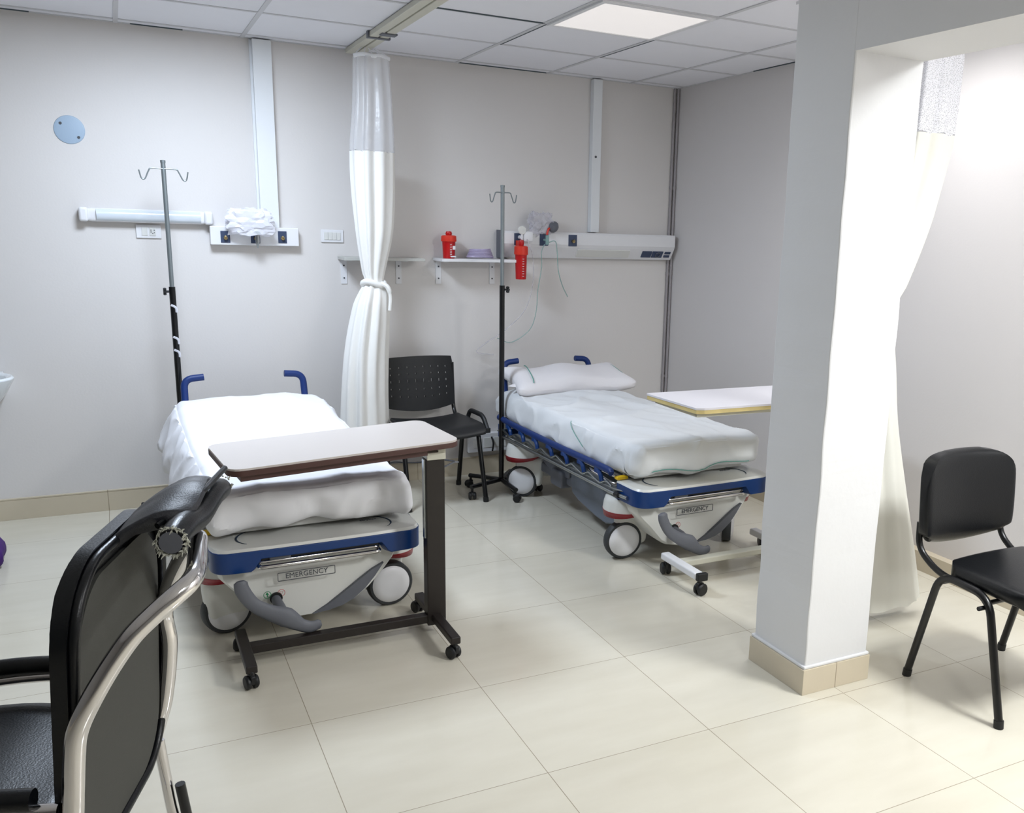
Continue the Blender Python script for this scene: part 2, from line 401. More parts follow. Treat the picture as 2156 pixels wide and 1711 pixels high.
def bundle(bm, levels, y0, npl, seg=120, ph=0.0, z0=None, z1=None, steps=90, open_=False):
    """pleated closed bundle of cloth; levels = (z, xl, xr, ydepth, yoff)"""
    levels = sorted(levels)
    def at(z):
        for a, c in zip(levels, levels[1:]):
            if z <= c[0]+1e-9:
                t = (z-a[0])/(c[0]-a[0]); q = levels.index(a)
                p0 = levels[q-1] if q else a; p3 = levels[q+2] if q+2 < len(levels) else c
                out = []
                for i in range(5):
                    h = c[0]-a[0]; m1 = (c[i]-p0[i])/(c[0]-p0[0])*h; m2 = (p3[i]-a[i])/(p3[0]-a[0])*h
                    out.append((2*t**3-3*t*t+1)*a[i]+(t**3-2*t*t+t)*m1+(-2*t**3+3*t*t)*c[i]+(t**3-t*t)*m2)
                return out
        return levels[-1]
    za = levels[0][0] if z0 is None else z0; zb = levels[-1][0] if z1 is None else z1
    rings = []
    for k in range(steps+1):
        z = za+(zb-za)*k/steps; _, xl, xr, dy, yo = at(z)
        cx, hw = (xl+xr)/2, (xr-xl)/2; ring = []
        amp = 0.20
        for q in range(seg):
            a = 2*PI*q/seg
            r = 1+amp*math.sin(npl*a+ph+0.6*math.sin(z*2+a))*(0.6+0.4*math.sin(3*a+1))+0.06*noise.noise(V((math.cos(a)*2, math.sin(a)*2, z*2.2)))
            r /= 1+amp*0.55
            ring.append(bm.verts.new((cx+hw*r*math.cos(a), y0+yo+dy*r*math.sin(a), z+0.006*math.sin(npl*a)*(1 if k == 0 else 0))))
        rings.append(ring)
    for a, c in zip(rings, rings[1:]):
        for q in range(seg): bm.faces.new((a[q], a[(q+1) % seg], c[(q+1) % seg], c[q]))
C1 = [(0.33, .64, .935, .10, 0), (0.85, .676, .94, .10, 0), (1.17, .742, .955, .085, 0), (1.265, .785, .95, .055, 0), (1.315, .815, .925, .035, 0), (1.37, .80, .935, .045, 0), (1.62, .765, .99, .085, 0), (2.04, .75, 1.01, .10, 0), (2.30, .772, 1.0, .09, 0), (2.55, .785, .985, .07, 0)]
t = thing('bed_curtain', 'white hospital curtain gathered and knotted beside the left-hand bed', 'curtain', (0, 0, 0))
b = B(); bundle(b, C1, 2.55, 9, z0=0.33, z1=2.045); obj('curtain_cloth', b, CURT, t)
b = B(); bundle(b, C1, 2.55, 9, z0=2.045, z1=2.55, steps=30); obj('mesh_top', b, CMESH, t, label='clear plastic net band at the curtain top')
b = B()
for i in range(40):
    pass
ring = [(0.868+0.062*math.cos(a), 2.55+0.045*math.sin(a), 1.305+0.012*math.sin(a*2)) for a in [2*PI*k/28 for k in range(28)]]
tube(b, ring, 0.017, 10, closed=True)
tube(b, smooth_path([(0.90, 2.505, 1.31), (0.935, 2.49, 1.285), (0.95, 2.49, 1.23), (0.945, 2.49, 1.15)]), [0.014]*10+[0.01]*9, 8)
obj('tie', b, CURT, t)
b = B()
for x in (.80, .845, .89, .935, .97):
    tube(b, [(x, 2.55, 2.545), (x+.004, 2.55, 2.57), (.86+(x-.86)*.4, 2.55, 2.602)], 0.003, 6)
tube(b, smooth_path([(.785, 2.53, 2.55), (.83, 2.50, 2.558), (.88, 2.49, 2.552), (.93, 2.50, 2.558), (.985, 2.53, 2.552)]), 0.011, 8, flat=.5)
obj('hooks', b, WHITE, t)
t2 = thing('bed_curtain', 'cream curtain with a net top hanging behind the pillar at the right', 'curtain', (0, 0, 0))
C2 = [(0.06, 2.22, 2.645, .05, 0), (.184, 2.22, 2.61, .05, 0), (0.6, 2.20, 2.49, .05, 0), (.886, 2.20, 2.405, .045, 0), (1.1, 2.19, 2.365, .04, 0), (1.374, 2.17, 2.325, .035, 0), (1.47, 2.175, 2.38, .04, 0), (1.7, 2.21, 2.475, .045, 0), (1.87, 2.24, 2.52, .05, 0), (2.06, 2.27, 2.56, .05, 0), (2.60, 2.30, 2.56, .05, 0)]
b = B(); bundle(b, C2, -0.15, 8, z0=0.06, z1=2.06); obj('curtain_cloth', b, CURT2, t2)
b = B(); bundle(b, C2, -0.15, 8, z0=2.06, z1=2.60, steps=30); obj('net_top', b, CMESH2, t2, label='white net band at the curtain top')

# ------------------------------------------------------------------ hospital stretchers
def arc_pts(cx, cz, r, a0, a1, n): return [(cx+r*math.cos(a0+(a1-a0)*k/n), cz+r*math.sin(a0+(a1-a0)*k/n)) for k in range(n+1)]
def stretcher(loc, rz, label, swivels):
    t = thing('hospital_stretcher', label, 'stretcher', loc, rz, 'hospital stretchers')
    # wheels
    for (x, y), (a, hdx, hy0, hy1) in zip(((-.335, 0), (.335, 0), (-.335, 1.24), (.335, 1.24)), swivels):
        Mw = Matrix.Translation((x, y, .1)) @ Matrix.Rotation(a, 4, 'Z') @ Matrix.Rotation(PI/2, 4, 'X')
        b = B(); lathe(b, [(.078, -.024), (.094, -.024), (.1, -.016), (.1, .016), (.094, .024), (.078, .024), (.078, -.024)], 40, Mw)
        wh = obj('wheel', b, TYRE, t)
        b = B(); lathe(b, [(0, -.040), (.05, -.038), (.076, -.032), (.087, -.020), (.087, .020), (.076, .032), (.05, .038), (0, .040)], 40, Mw)
        obj('hub_cap', b, WHITE, wh)
        Mh = Matrix.Translation((x, y, 0)) @ Matrix.Rotation(a, 4, 'Z') @ Matrix.Translation((hdx, (hy0+hy1)/2, .165))
        b = B(); soft_box(b, .092, (hy1-hy0)/2, .095, min(.028, (hy1-hy0)/2-.001), 14, 6, 14, lambda p: Mh @ V((p.x*(.86+.14*min(1, (p.z+.095)/.12)), p.y, p.z)))
        obj('caster_housing', b, SHROUD, t)
    # fenders : white dome, red band under it
    for s in (-1, 1):
        for y in (0, 1.24):
            x = s*.335
            b = B()
            prof = [(.04, .355), (.07, .35), (.092, .335), (.10, .31), (.106, .268)]
            Mx = Matrix.Translation((x, y, 0)) @ Matrix.Scale(1.08, 4, (0, 1, 0))
            lathe(b, [(0, .357)]+prof+[(.098, .268), (.09, .30), (0, .33)], 32, Mx)
            obj('wheel_cover', b, SHROUD, t)
            b = B()
            n = 32
            for q in range(n):
                pass
            r0 = []; r1 = []
            for q in range(n):
                a = 2*PI*q/n; low = .236-.0*math.sin(a)
                inn = .5+.5*math.cos(a)*(-s)       # 1 on inner side
                r0.append(b.verts.new(Mx @ V((.1065*math.cos(a), .1065*math.sin(a), .268))))
                r1.append(b.verts.new(Mx @ V((.100*math.cos(a), .100*math.sin(a), .236+.026*inn))))
            for q in range(n): b.faces.new((r0[q], r0[(q+1) % n], r1[(q+1) % n], r1[q]))
            b.faces.new(r0)
            obj('red_band', b, RED, t, solid=0.002)
    # foot shroud (bowl shape) and head shroud
    outl = [(-.37, .36), (-.385, .33), (-.375, .29), (-.345, .255), (-.31, .218), (-.28, .182), (-.25, .145), (-.21, .118), (-.14, .104), (-.03, .106), (.06, .118), (.13, .142), (.19, .182), (.25, .238), (.30, .292), (.335, .36)]
    cen = V((-.02, 0, .32))
    def shroud(y0, y1):
        b = B(); rings = []
        for y, sc in ((y0, .955), (y0+(.012 if y1 > y0 else -.012), .985), (y0+(.04 if y1 > y0 else -.04), 1.0), (y1, .97)):
            rings.append([b.verts.new(V((cen.x+(x-cen.x)*sc, y+(.045*(abs(x)/.36)**2.2 if y != y1 else 0)*(1 if y1 > y0 else -1), cen.z+(z-cen.z)*sc))) for x, z in outl])
        for a, c in zip(rings, rings[1:]):
            for k in range(len(a)-1): b.faces.new((a[k], a[k+1], c[k+1], c[k]))
            b.faces.new((a[-1], a[0], c[0], c[-1]))
        b.faces.new(rings[-1])
        # front face as strips to a mid line, gently bowed
        mid = []
        f = rings[0]; n = len(f)//2
        for k in range(n-1):
            try: b.faces.new((f[k], f[k+1], f[len(f)-2-k], f[len(f)-1-k]))
            except ValueError: pass
        return b
    sh = obj('foot_shroud', shroud(-.235, .03), SHROUD, t)
    obj('head_shroud', shroud(1.475, 1.21), SHROUD, t)
    YF = -.2375
    def yo(x): return YF+.045*(abs(x)/.36)**2.2
    # grey swoosh on the shroud
    lo = [(-.045, .116), (.02, .122), (.075, .133), (.12, .152), (.17, .188), (.212, .232), (.25, .280)]
    hi = [(-.045, .117), (.015, .146), (.06, .174), (.105, .203), (.15, .232), (.20, .262), (.2505, .282)]
    b = B(); va = [b.verts.new((x, yo(x)-.004, z)) for x, z in lo]; vb = [b.verts.new((x, yo(x)-.006, z)) for x, z in hi]
    vc = [b.verts.new((x, yo(x)+.012, z)) for x, z in lo]; vd = [b.verts.new((x, yo(x)+.012, z)) for x, z in hi]
    for k in range(6):
        b.faces.new((va[k], va[k+1], vb[k+1], vb[k])); b.faces.new((va[k], va[k+1], vc[k+1], vc[k])); b.faces.new((vb[k], vb[k+1], vd[k+1], vd[k]))
    obj('swoosh_panel', b, GREYP, sh)
    # EMERGENCY plate
    Mt = Matrix.Translation((-.061, YF-.004, .292)) @ Matrix.Rotation(PI/2, 4, 'X')
    text_mesh('emergency_text', 'EMERGENCY', .0285, Mt, INK, sh, .0015)
    b = B()
    o_, i_ = rrect(-.171, .049, .2745, .3095, .003, 2), rrect(-.169, .047, .2765, .3075, .002, 2)
    A = [b.verts.new((x, YF-.0045, z)) for x, z in o_]; Bq = [b.verts.new((x, YF-.0045, z)) for x, z in i_]
    for k in range(len(A)): b.faces.new((A[k], A[(k+1) % len(A)], Bq[(k+1) % len(A)], Bq[k]))
    obj('label_frame', b, INK, sh, solid=.003)
    for cx, mm, kind in ((-.212, GREENI, 0), (-.160, REDI, 1)):
        b = B(); tube(b, [(cx+.0135*math.cos(a), YF-.003, .226+.0135*math.sin(a)) for a in [2*PI*k/24 for k in range(24)]], .0012, 6, closed=True)
        if kind == 0:
            prism(b, [(cx-.0015, .217), (cx+.0015, .217), (cx+.0015, .227), (cx+.006, .227), (cx, .236), (cx-.006, .227), (cx-.0015, .227)], YF-.004, YF+.001, XZ)
        else:
            tube(b, [(cx-.007, YF-.003, .232), (cx+.007, YF-.003, .232), (cx, YF-.003, .219)], .0012, 6, closed=True)
        obj('pedal_symbol', b, mm, sh)
    # pedal
    p = [(-.318, -.335, .335), (-.312, -.338, .295), (-.278, -.34, .238), (-.225, -.345, .198), (-.165, -.35, .168), (-.115, -.35, .128), (-.075, -.35, .112), (-.035, -.345, .118)]
    rr = [.024, .027, .026, .030, .040, .026, .024, .021]
    P = smooth_path(p, 5); RR = []
    for i in range(len(P)):
        q = i/5; k = min(int(q), 6); f = q-k; RR.append(rr[k]*(1-f)+rr[k+1]*f)
    RR[0] = .014; RR[-1] = .012
    b = B(); tube(b, P, RR, 14, flat=.55, upv=(1, 0, 1)); 
    tube(b, [(-.172, -.35, .165), (-.178, -.30, .196), (-.182, -.22, .205)], [.026, .02, .018], 14)
    obj('foot_pedal', b, GREYP, t)
    b = B(); lathe(b, [(0, -.002), (.024, -.002), (.024, .004), (0, .004)], 24, Matrix.Translation((-.18, YF-.001, .207)) @ Matrix.Rotation(PI/2, 4, 'X')); obj('pedal_socket', b, BLACKP, sh)
    # foot bumper board : white top, blue rim
    def board(y0, y1, flip=False):
        s = -1 if flip else 1
        # front edge at y0, back at y1
        ol = []
        r = .06
        X = .405
        fr = [(-X, y1), (-X, y0+s*.075), (-X+.008, y0+s*.04), (-X+.025, y0+s*.016), (-X+.055, y0+s*.003)]
        ol = fr+[(-.2, y0-s*.004), (0, y0-s*.006), (.2, y0-s*.004)]+[(-x, y) for x, y in reversed(fr)]
        return ol
    for (y0, y1, fl, nm) in ((-.268, -.04, False, 'foot_bumper'), (1.52, 1.40, True, 'head_bumper')):
        ol = board(y0, y1, fl)
        b = B()
        n = len(ol); c0 = V((0, (y0+y1)/2))
        R1 = [b.verts.new((x, y, .4225)) for x, y in ol]; R2 = [b.verts.new((x*.985, y+(.006 if not fl else -.006)*(1 if abs(y-y1) > .01 else 0), .433)) for x, y in ol]
        R0 = [b.verts.new((x*.97, y+(.01 if not fl else -.01)*(1 if abs(y-y1) > .01 else 0), .40)) for x, y in ol]
        for a, c in ((R0, R1), (R1, R2)):
            for k in range(n): b.faces.new((a[k], a[(k+1) % n], c[(k+1) % n], c[k]))
        b.faces.new(R2); b.faces.new(R0)
        bd = obj(nm, b, SHROUD, t)
        # rim
        b = B(); top = []; bot = []; ti = []; bi = []
        P2 = fillet([(x, y, 0) for x, y in ol], .03, 3)
        dense = []
        for a, c in zip(P2, P2[1:]):
            m_ = max(1, int((c-a).length/.012))
            for k in range(m_): dense.append(a+(c-a)*k/m_)
        dense.append(P2[-1])
        for q in dense:
            x = q.x; y = q.y
            low = .340
            if not fl and y < -.2 and -.262 < x < .262:
                e = min(x+.262, .262-x); tt = min(1, e/.03); low = .340+(.388-.340)*tt
            top.append(b.verts.new((x*1.006, y-(.004 if not fl else -.004), .4225))); bot.append(b.verts.new((x*1.006, y-(.004 if not fl else -.004), low)))
            ti.append(b.verts.new((x*.94, y+(.03 if not fl else -.03)*(1 if abs(y-y1) > .02 else 0), .42))); bi.append(b.verts.new((x*.94, y+(.03 if not fl else -.03)*(1 if abs(y-y1) > .02 else 0), low)))
        for k in range(len(dense)-1):
            b.faces.new((top[k], top[k+1], bot[k+1], bot[k])); b.faces.new((bot[k], bot[k+1], bi[k+1], bi[k])); b.faces.new((bi[k], bi[k+1], ti[k+1], ti[k])); b.faces.new((ti[k], ti[k+1], top[k+1], top[k]))
        b.faces.new((top[0], bot[0], bi[0], ti[0])); b.faces.new((top[-1], bot[-1], bi[-1], ti[-1]))
        obj('blue_rim', b, BLUE, bd, bevel=.004)
        if not fl:
            # crescents and small print on the board
            for s in (-1, 1):
                b = B(); n_ = 18; o1 = []; o2 = []
                for k in range(n_+1):
                    a = PI*(.42+k/n_*.86); wdt = .0045*math.sin(PI*min(1, (k/n_)**1.0))+.0003
                    q = k/n_
                    c4 = ((-.272, -.212), (-.318, -.175), (-.330, -.070), (-.165, -.012))
                    bz = [(1-q)**3*c4[0][i]+3*q*(1-q)**2*c4[1][i]+3*q*q*(1-q)*c4[2][i]+q**3*c4[3][i] for i in (0, 1)]
                    dz = [3*(1-q)**2*(c4[1][i]-c4[0][i])+6*q*(1-q)*(c4[2][i]-c4[1][i])+3*q*q*(c4[3][i]-c4[2][i]) for i in (0, 1)]
                    dl = math.hypot(*dz); px, py = bz[0]*(-s), bz[1]; nx_, ny_ = dz[1]/dl*s*-1, -dz[0]/dl
                    wdt = .0045*math.sin(PI*min(1, q))*(1-.6*q)+.0004
                    o1.append(b.verts.new((px+nx_*wdt, py+ny_*wdt, .4342))); o2.append(b.verts.new((px-nx_*wdt, py-ny_*wdt, .4342)))
                for k in range(n_): b.faces.new((o1[k], o1[k+1], o2[k+1], o2[k]))
                obj('crescent_mark', b, NAVY, bd, solid=.0012)
            text_mesh('maker_text', 'stryker', .024, Matrix.Translation((.222, -.098, .4338)), GREYP, bd)
            # release handle : two chrome bars
            b = B()
            for (yy, zz, r_) in ((-.272, .352, .0085), (-.252, .367, .007)):
                tube(b, fillet([(-.235, -.21, zz+.004), (-.240, yy, zz), (.225, yy, zz), (.220, -.21, zz+.004)], .02), r_, 12)
            obj('release_handle', b, CHROME, t)
            b = B(); box(b, -.235, .23, -.252, -.2, .356, .392); obj('handle_recess', b, BLACKP, t, bevel=.01)
            b = B(); box(b, -.20, -.12, -.262, -.22, .372, .39); obj('handle_latch', b, GREYP, t, bevel=.006)
    # litter frame
    b = B(); box(b, -.33, .33, -.07, 1.40, .440, .485); box(b, -.34, .33, -.10, -.04, .445, .478)
    obj('litter_frame', b, CREAMP, t, bevel=.008)
    for s in (-1, 1):
        b = B()
        cyl(b, (s*.30, -.03, .40), (s*.30, 1.42, .40), .014)
        tube(b, fillet([(s*.30, .10, .40), (s*.37, -.01, .395), (s*.395, .04, .40), (s*.40, .25, .42)], .03), .009, 10)
        tube(b, fillet([(s*.33, .0, .45), (s*.385, -.02, .42), (s*.36, .05, .37), (s*.30, .12, .38)], .03), .007, 8)
        obj('frame_tubes', b, CHROME, t)
    b = B(); box(b, -.41, -.345, -.055, -.02, .435, .452); obj('brake_lever', b, YEL, t, bevel=.006, label='yellow rail latch')
    # base : long chassis, lifting columns
    b = B()
    prism(b, rrect(-.25, .25, -.03, 1.25, .05), .17, .235)
    obj('base_frame', b, GREYP, t, bevel=.015)
    b = B(); prism(b, [(.16, .345), (.70, .345), (.72, .30), (.70, .16), (.62, .13), (.42, .095), (.30, .085), (.16, .12)], -.27, .27, YZ)
    obj('base_cover', b, SLATE, t, bevel=.012)
    b = B(); prism(b, [(.74, .31), (1.1, .30), (1.12, .25), (.95, .20), (.76, .22)], -.26, .26, YZ); prism(b, rrect(.80, .95, .15, .25, .02), -.285, -.2, YZ)
    obj('rear_cover', b, GREYP, t, bevel=.01)
    for y in (.3, .95):
        b = B(); cyl(b, (0, y, .22), (0, y, .439), .06); obj('lift_column', b, STEEL, t)
    # side rails, folded down
    for s in (-1, 1):
        rail = B(); x = s*.425
        pts = [(x*.985, 1.42, .478), (x, 1.2, .474), (x, .6, .472), (x, .05, .476), (x, -.02, .468)]
        tube(rail, smooth_path(pts, 5), .019, 12, flat=.8)
        r_ = obj('side_rail', rail, BLUER, t)
        for k in range(7):
            y = .12+k*.19
            b = B(); tube(b, fillet([(x*1.0, y+.01, .465), (x*1.015, y-.045, .430), (x*1.015, y-.055, .405)], .02), .012, 8)
            box(b, x-.006, x+.006, y-.03, y+.03, .435, .465)
            obj('rail_hinge', b, BLUE, r_)
        b = B()
        pp = []
        for k in range(8):
            y = -.02+k*.19; pp += [(x*.99, y, .400+.0*k), (x*.99, y+.06, .412), (x*.99, y+.12, .388)]
        tube(b, smooth_path(pp, 4), .006, 8)
        tube(b, fillet([(x*.97, -.16, .372), (x*.985, -.02, .366), (x*.985, 1.35, .364)], .03), .0095, 10)
        tube(b, fillet([(x*.92, -.18, .40), (x*.96, -.05, .385), (x*.965, 1.35, .384)], .03), .007, 10)
        obj('lower_bars', b, STEEL, r_)
        b = B(); cyl(b, (x*.985, -.09, .369), (x*.985, -.055, .368), .014); obj('bar_clip', b, BLACKP, r_)
    # push handles at the head
    for s in (-1, 1):
        b = B(); tube(b, fillet([(s*.315, 1.50, .40), (s*.315, 1.56, .60), (s*.31, 1.60, .795), (s*.21, 1.60, .803)], .07, 8), .0185, 14)
        obj('push_handle', b, BLUER, t)
    return t
stretcher((.165, .885, 0), .025, 'hospital stretcher with blue push handles standing behind the brown overbed table', ((.25, -.002, -.041, .03), (.05, -.02, .022, .045), (.3, 0, .0, .04), (-.2, 0, .0, .04)))
stretcher((2.07, 1.01, 0), .033, 'hospital stretcher with a grey base standing by the pillar and carrying a pillow', ((-.15, .05, -.02, .046), (.9, .04, -.02, .042), (-.75, .045, -.02, .042), (.5, 0, .0, .04)))

# mattresses under their sheets
def mattress(loc, rz, label, m, L, head, flare, seed, drop=0, wr=1.0):
    hy = L/2; cyy = -.205+hy
    def fn(p):
        x, y, z = p.x, p.y+cyy, p.z+.5625
        t = max(0, min(1, (y-.55)/1.05)); lift = head*t*t*(3-2*t)
        topf = max(0, min(1, (z-.50)/.12)); lowf = 1-topf
        edge = max(0, abs(x)-.30)/.08
        z += lift
        if drop and p.x < -.25 and y > .0: z -= drop*lowf*min(1, y/.3); x -= drop*.8*lowf*min(1, y/.3)
        if not (p.z < -.05 and abs(p.x) < .34 and p.y > -hy+.05): z -= .026*lowf
        # crown and corner droop
        z += .012*topf*(1-(x/.38)**2)
        # head end narrows a little and rounds over
        if y > 1.25: x *= 1-.10*((y-1.25)/.4)**2; z -= .05*max(0, (y-1.42)/.2)**2*topf
        # draped sheet : flare of the lower edge with folds
        f = flare(y)
        side = -1 if x < 0 else 1
        fs = f if side < 0 else .35*f
        fold = .5+.5*math.sin(y*17+seed+3*noise.noise(V((y*3, seed, 0))))
        if abs(x) > .3: x += side*lowf*(.012+fs*(.7+.5*fold)); z -= lowf*fs*.9*(.6+.4*fold)
        if y < -.1:
            fx = math.sin(x*23+seed+2.5*noise.noise(V((x*5, seed, 3))))
            y += lowf*(.020+.010*fx)+.008*fx*(1-abs(topf-.5)*2)
            z += lowf*(.012*math.sin(x*9+seed)+.006*fx)
        w_ = noise.noise(V((x*4+seed, y*3, 0)))*.006+noise.noise(V((x*11+y*6+seed, y*4-x*5, 2)))*.004+.0035*math.sin((x*.8+y*.45)*26+4*noise.noise(V((x*2, y*2, seed))))*max(0, noise.noise(V((x*1.7+seed, y*1.7, 7)))+.25)
        rg = (1-abs(noise.noise(V((x*2.6+y*1.4+seed, y*2.1-x*1.2, 4)))))**9*.016+(1-abs(noise.noise(V((x*5+seed, y*3.4+x*3, 11)))))**10*.007
        z += w_*topf*1.5*wr+rg*topf*wr
        if topf < .95:
            rs = (1-abs(noise.noise(V((x*7+y*2+seed, y*6, z*6+x*3)))))**7*.012
            if y < -.12: y -= rs
            else: x += side*rs
        n = noise.noise(V((x*7, y*7, z*9+seed)))*.007*lowf
        return V((x+side*n, y-(n if y < 0 else 0), z))
    global hem
    b = B(); soft_box(b, .385, hy, .065, .048, 80, 170, 16, fn)
    hem = [fn(V((-.33+.66*k/40, -hy+.006, -.045))) for k in range(41)]
    o = obj('sheeted_mattress', b, m); o.location = loc; o.rotation_euler = (0, 0, rz)
    tag(o, label, 'mattress', 'mattresses under white sheets')
    return o
mattress((.165, .885, 0), .025, 'mattress under a smooth bright white sheet on the left-hand stretcher', SHEET, 1.83, .075, lambda y: .012+.030*max(0, min(1, (y-.0)/.5)), 1.7, .055, .45)
mt2 = mattress((2.07, 1.01, 0), .033, 'mattress under a creased white sheet on the right-hand stretcher, below the pillow', SHEET2, 1.83, .0, lambda y: .008+.010*math.sin(y*2.2), 5.2)
# green stitched lines of the right-hand sheet
b = B()
hem.sort(key=lambda p: p.x)
tube(b, [p+V((0, -.002, 0)) for p in hem[2:-2]], .0022, 6)
tube(b, smooth_path([(-.10, .62, .634), (-.22, .60, .633), (-.33, .57, .628), (-.388, .50, .612), (-.405, .42, .575), (-.418, .30, .53)], 5), .0018, 6)
g = obj('sheet_piping', b, GREENL, mt2)

# pillow
def pillow():
    def fn(p):
        p = p.copy(); u, v_ = p.x/.37, p.y/.17; p.x *= 1.07
        th = (1-abs(u)**4)*(1-abs(v_)**3); z = p.z*(.25+.75*max(0, th)**.5)
        e = noise.noise(V((p.x*6, p.y*6, 1)))*.008
        pin = 1+.12*abs(u)**6*abs(v_)**2
        return V((p.x*pin, p.y*pin*(1-.10*math.cos(u*2.2)), z+e+.012*math.cos(u*6)*(1 if p.z > 0 else 0)-.015*(u+.2)*(p.z < 0)*0))
    b = B(); soft_box(b, .37, .17, .07, .05, 40, 26, 10, fn)
    # torn ears of the pillow case
    for s, zz in ((-1, .0), (1, -.01)):
        tube(b, [(s*.35, .06*s, zz), (s*.40, .07*s, zz+.005), (s*.445, .06*s, zz)], [.045, .028, .004], 10, flat=.3, upv=(0, 1, 0))
    return b
b = pillow(); pl = obj('pillow', b, PILLOWM); pl.matrix_world = Matrix.Translation((2.075, 2.40, .702)) @ Matrix.Rotation(.03, 4, 'Z') @ Matrix.Rotation(.22, 4, 'X')
tag(pl, 'long white pillow lying at the head of the right-hand stretcher', 'pillow')
for s, k in ((-1, .265), (1, .335)):
    b = B(); pp = []
    for q in range(13):
        a = -1.2+2.4*q/12; v_ = math.sin(a); th = (1-abs(k/.37)**4)*(1-abs(v_*.95)**3)
        pp.append((s*k+(.03*v_ if s < 0 else 0), .155*v_, .0725*(.25+.75*max(0, th)**.5)))
    tube(b, [V((p[0]*1.07, p[1], p[2]+.004)) for p in pp], .003, 6)
    obj('green_piping', b, GREENL, pl)

# ------------------------------------------------------------------ overbed tables
def caster(t, x, y, a, m=BLACKP, r=.026, zt=.075):
    Mc = Matrix.Translation((x, y, 0)) @ Matrix.Rotation(a, 4, 'Z')
    b = B()
    for s in (-1, 1): lathe(b, [(0, s*.006), (r*.9, s*.006), (r, s*.011), (r, s*.017), (r*.8, s*.023), (0, s*.024)], 24, Mc @ Matrix.Translation((.012, 0, r)) @ Matrix.Rotation(PI/2, 4, 'X'))
    o = obj('caster', b, m, t)
    b = B(); prism(b, [(-.012, r*.9), (.018, r*.9), (.034, r*1.3), (.026, r*2.0), (-.004, r*2.25), (-.014, r*2.0)], -.008, .008, Mc @ XZ); cyl(b, Mc @ V((0, 0, r*1.8)), Mc @ V((0, 0, zt)), .008)
    obj('caster_fork', b, m, o, bevel=.003)
t = thing('overbed_table', 'brown-framed overbed table with a beige top in front of the left-hand bed', 'table', (.59, .52, 0), 0, 'overbed tables')
Mtop = Matrix.Translation((-.59, -.52, 0)) @ Matrix.Translation((.235, .625, .812)) @ Matrix.Rotation(.085, 4, 'Z') @ Matrix.Rotation(-.030, 4, 'Y')
b = B(); prism(b, rrect(-.43, .43, -.215, .215, .05), -.004, .004, Mtop); obj('tabletop', b, LAM, t, smooth=False)
b = B(); prism(b, rrect(-.432, .432, -.217, .217, .052), -.024, -.0035, Mtop); 
obj('edge_band', b, WENGE, t, bevel=.002)
b = B(); box(b, -.39, .30, -.19, -.15, -.048, -.024, Mtop); box(b, -.39, .30, .15, .19, -.048, -.024, Mtop); box(b, -.39, -.36, -.15, .15, -.048, -.024, Mtop); obj('under_rail', b, WENGE, t)
b = B(); box(b, -.033, .043, -.03, .03, .745, .775); box(b, .012, .043, -.03, .03, .77, .80); obj('bracket', b, CREAMM, t, smooth=False, bevel=.002)
b = B(); box(b, -.036, .040, -.025, .03, .045, .747); obj('post', b, BROWNM, t, smooth=False, bevel=.004)
b = B(); box(b, -.042, -.036, -.012, .012, .42, .745); obj('slide_strip', b, STEEL, t, smooth=False)
b = B(); tube(b, smooth_path([(.03, 0, .742), (-.04, .0, .765), (-.09, 0, .775)]), .004, 6); tube(b, [(.03, 0, .70), (.09, 0, .722), (.11, .02, .715)], .004, 6); obj('height_lever', b, GREYP, t)
b = B(); box(b, -.72, -.02, -.02, .02, .055, .09); obj('crossbar', b, BROWNM, t, smooth=False, bevel=.004)
for x, y0, y1 in ((-.735, -.20, .15), (.0, -.27, .23)):
    b = B(); box(b, x-.02, x+.02, y0, y1, .062, .092); obj('foot', b, BROWNM, t, smooth=False, bevel=.005)
for x, y, a in ((-.735, -.195, 1.8), (-.74, .14, 1.2), (-.0, -.262, 2.0), (.0, .225, 1.9)): caster(t, x, y, a, zt=.07)

t = thing('overbed_table', 'white overbed table with a chipped yellow edge beside the right-hand stretcher', 'table', (2.46, .60, 0), 0, 'overbed tables')
Mt2 = Matrix.Translation((-.33, -.02, .893)) @ Matrix.Rotation(-.01, 4, 'Z')
b = B(); prism(b, [(-.40, .215), (-.41, .205), (-.405, .12), (-.385, -.19), (-.35, -.205), (.40, -.205), (.42, .18), (.40, .215)], -.004, .005, Mt2); obj('tabletop', b, LAMW, t, smooth=False)
b = B(); prism(b, [(-.398, .213), (-.407, .205), (-.402, .12), (-.382, -.19), (-.348, -.203), (.398, -.203), (.418, .18), (.398, .213)], -.022, -.004, Mt2); obj('worn_edge', b, YELE, t, smooth=False, label='chipped yellow board edge')
b = B(); box(b, -.37, -.34, -.17, .19, -.04, -.022, Mt2); box(b, -.37, .38, -.18, -.16, -.04, -.022, Mt2); box(b, -.37, .38, .17, .19, -.04, -.022, Mt2); obj('under_rail', b, CREAMM, t, smooth=False)
b = B(); box(b, -.04, .04, -.03, .03, .1, .86); obj('post', b, CREAMM, t, smooth=False, bevel=.004)
b = B(); box(b, -.63, 0, -.025, .025, .078, .108); obj('crossbar', b, CREAMM, t, smooth=False, bevel=.006)
for x, y0, y1 in ((-.64, -.19, .12), (.0, -.26, .26)):
    b = B(); box(b, x-.024, x+.024, y0, y1, .078, .112); obj('foot', b, WHITE, t, smooth=False, bevel=.008)
    b = B(); box(b, x-.018, x+.036, y0-.022, y0+.004, .075, .112); obj('end_cap', b, BLACKP, t, smooth=False, bevel=.004)
for x, y, a in ((-.64, -.19, .2), (-.64, .10, 1.3), (.05, -.24, .5), (.06, .24, 1.2)): caster(t, x, y, a, r=.03, zt=.085)

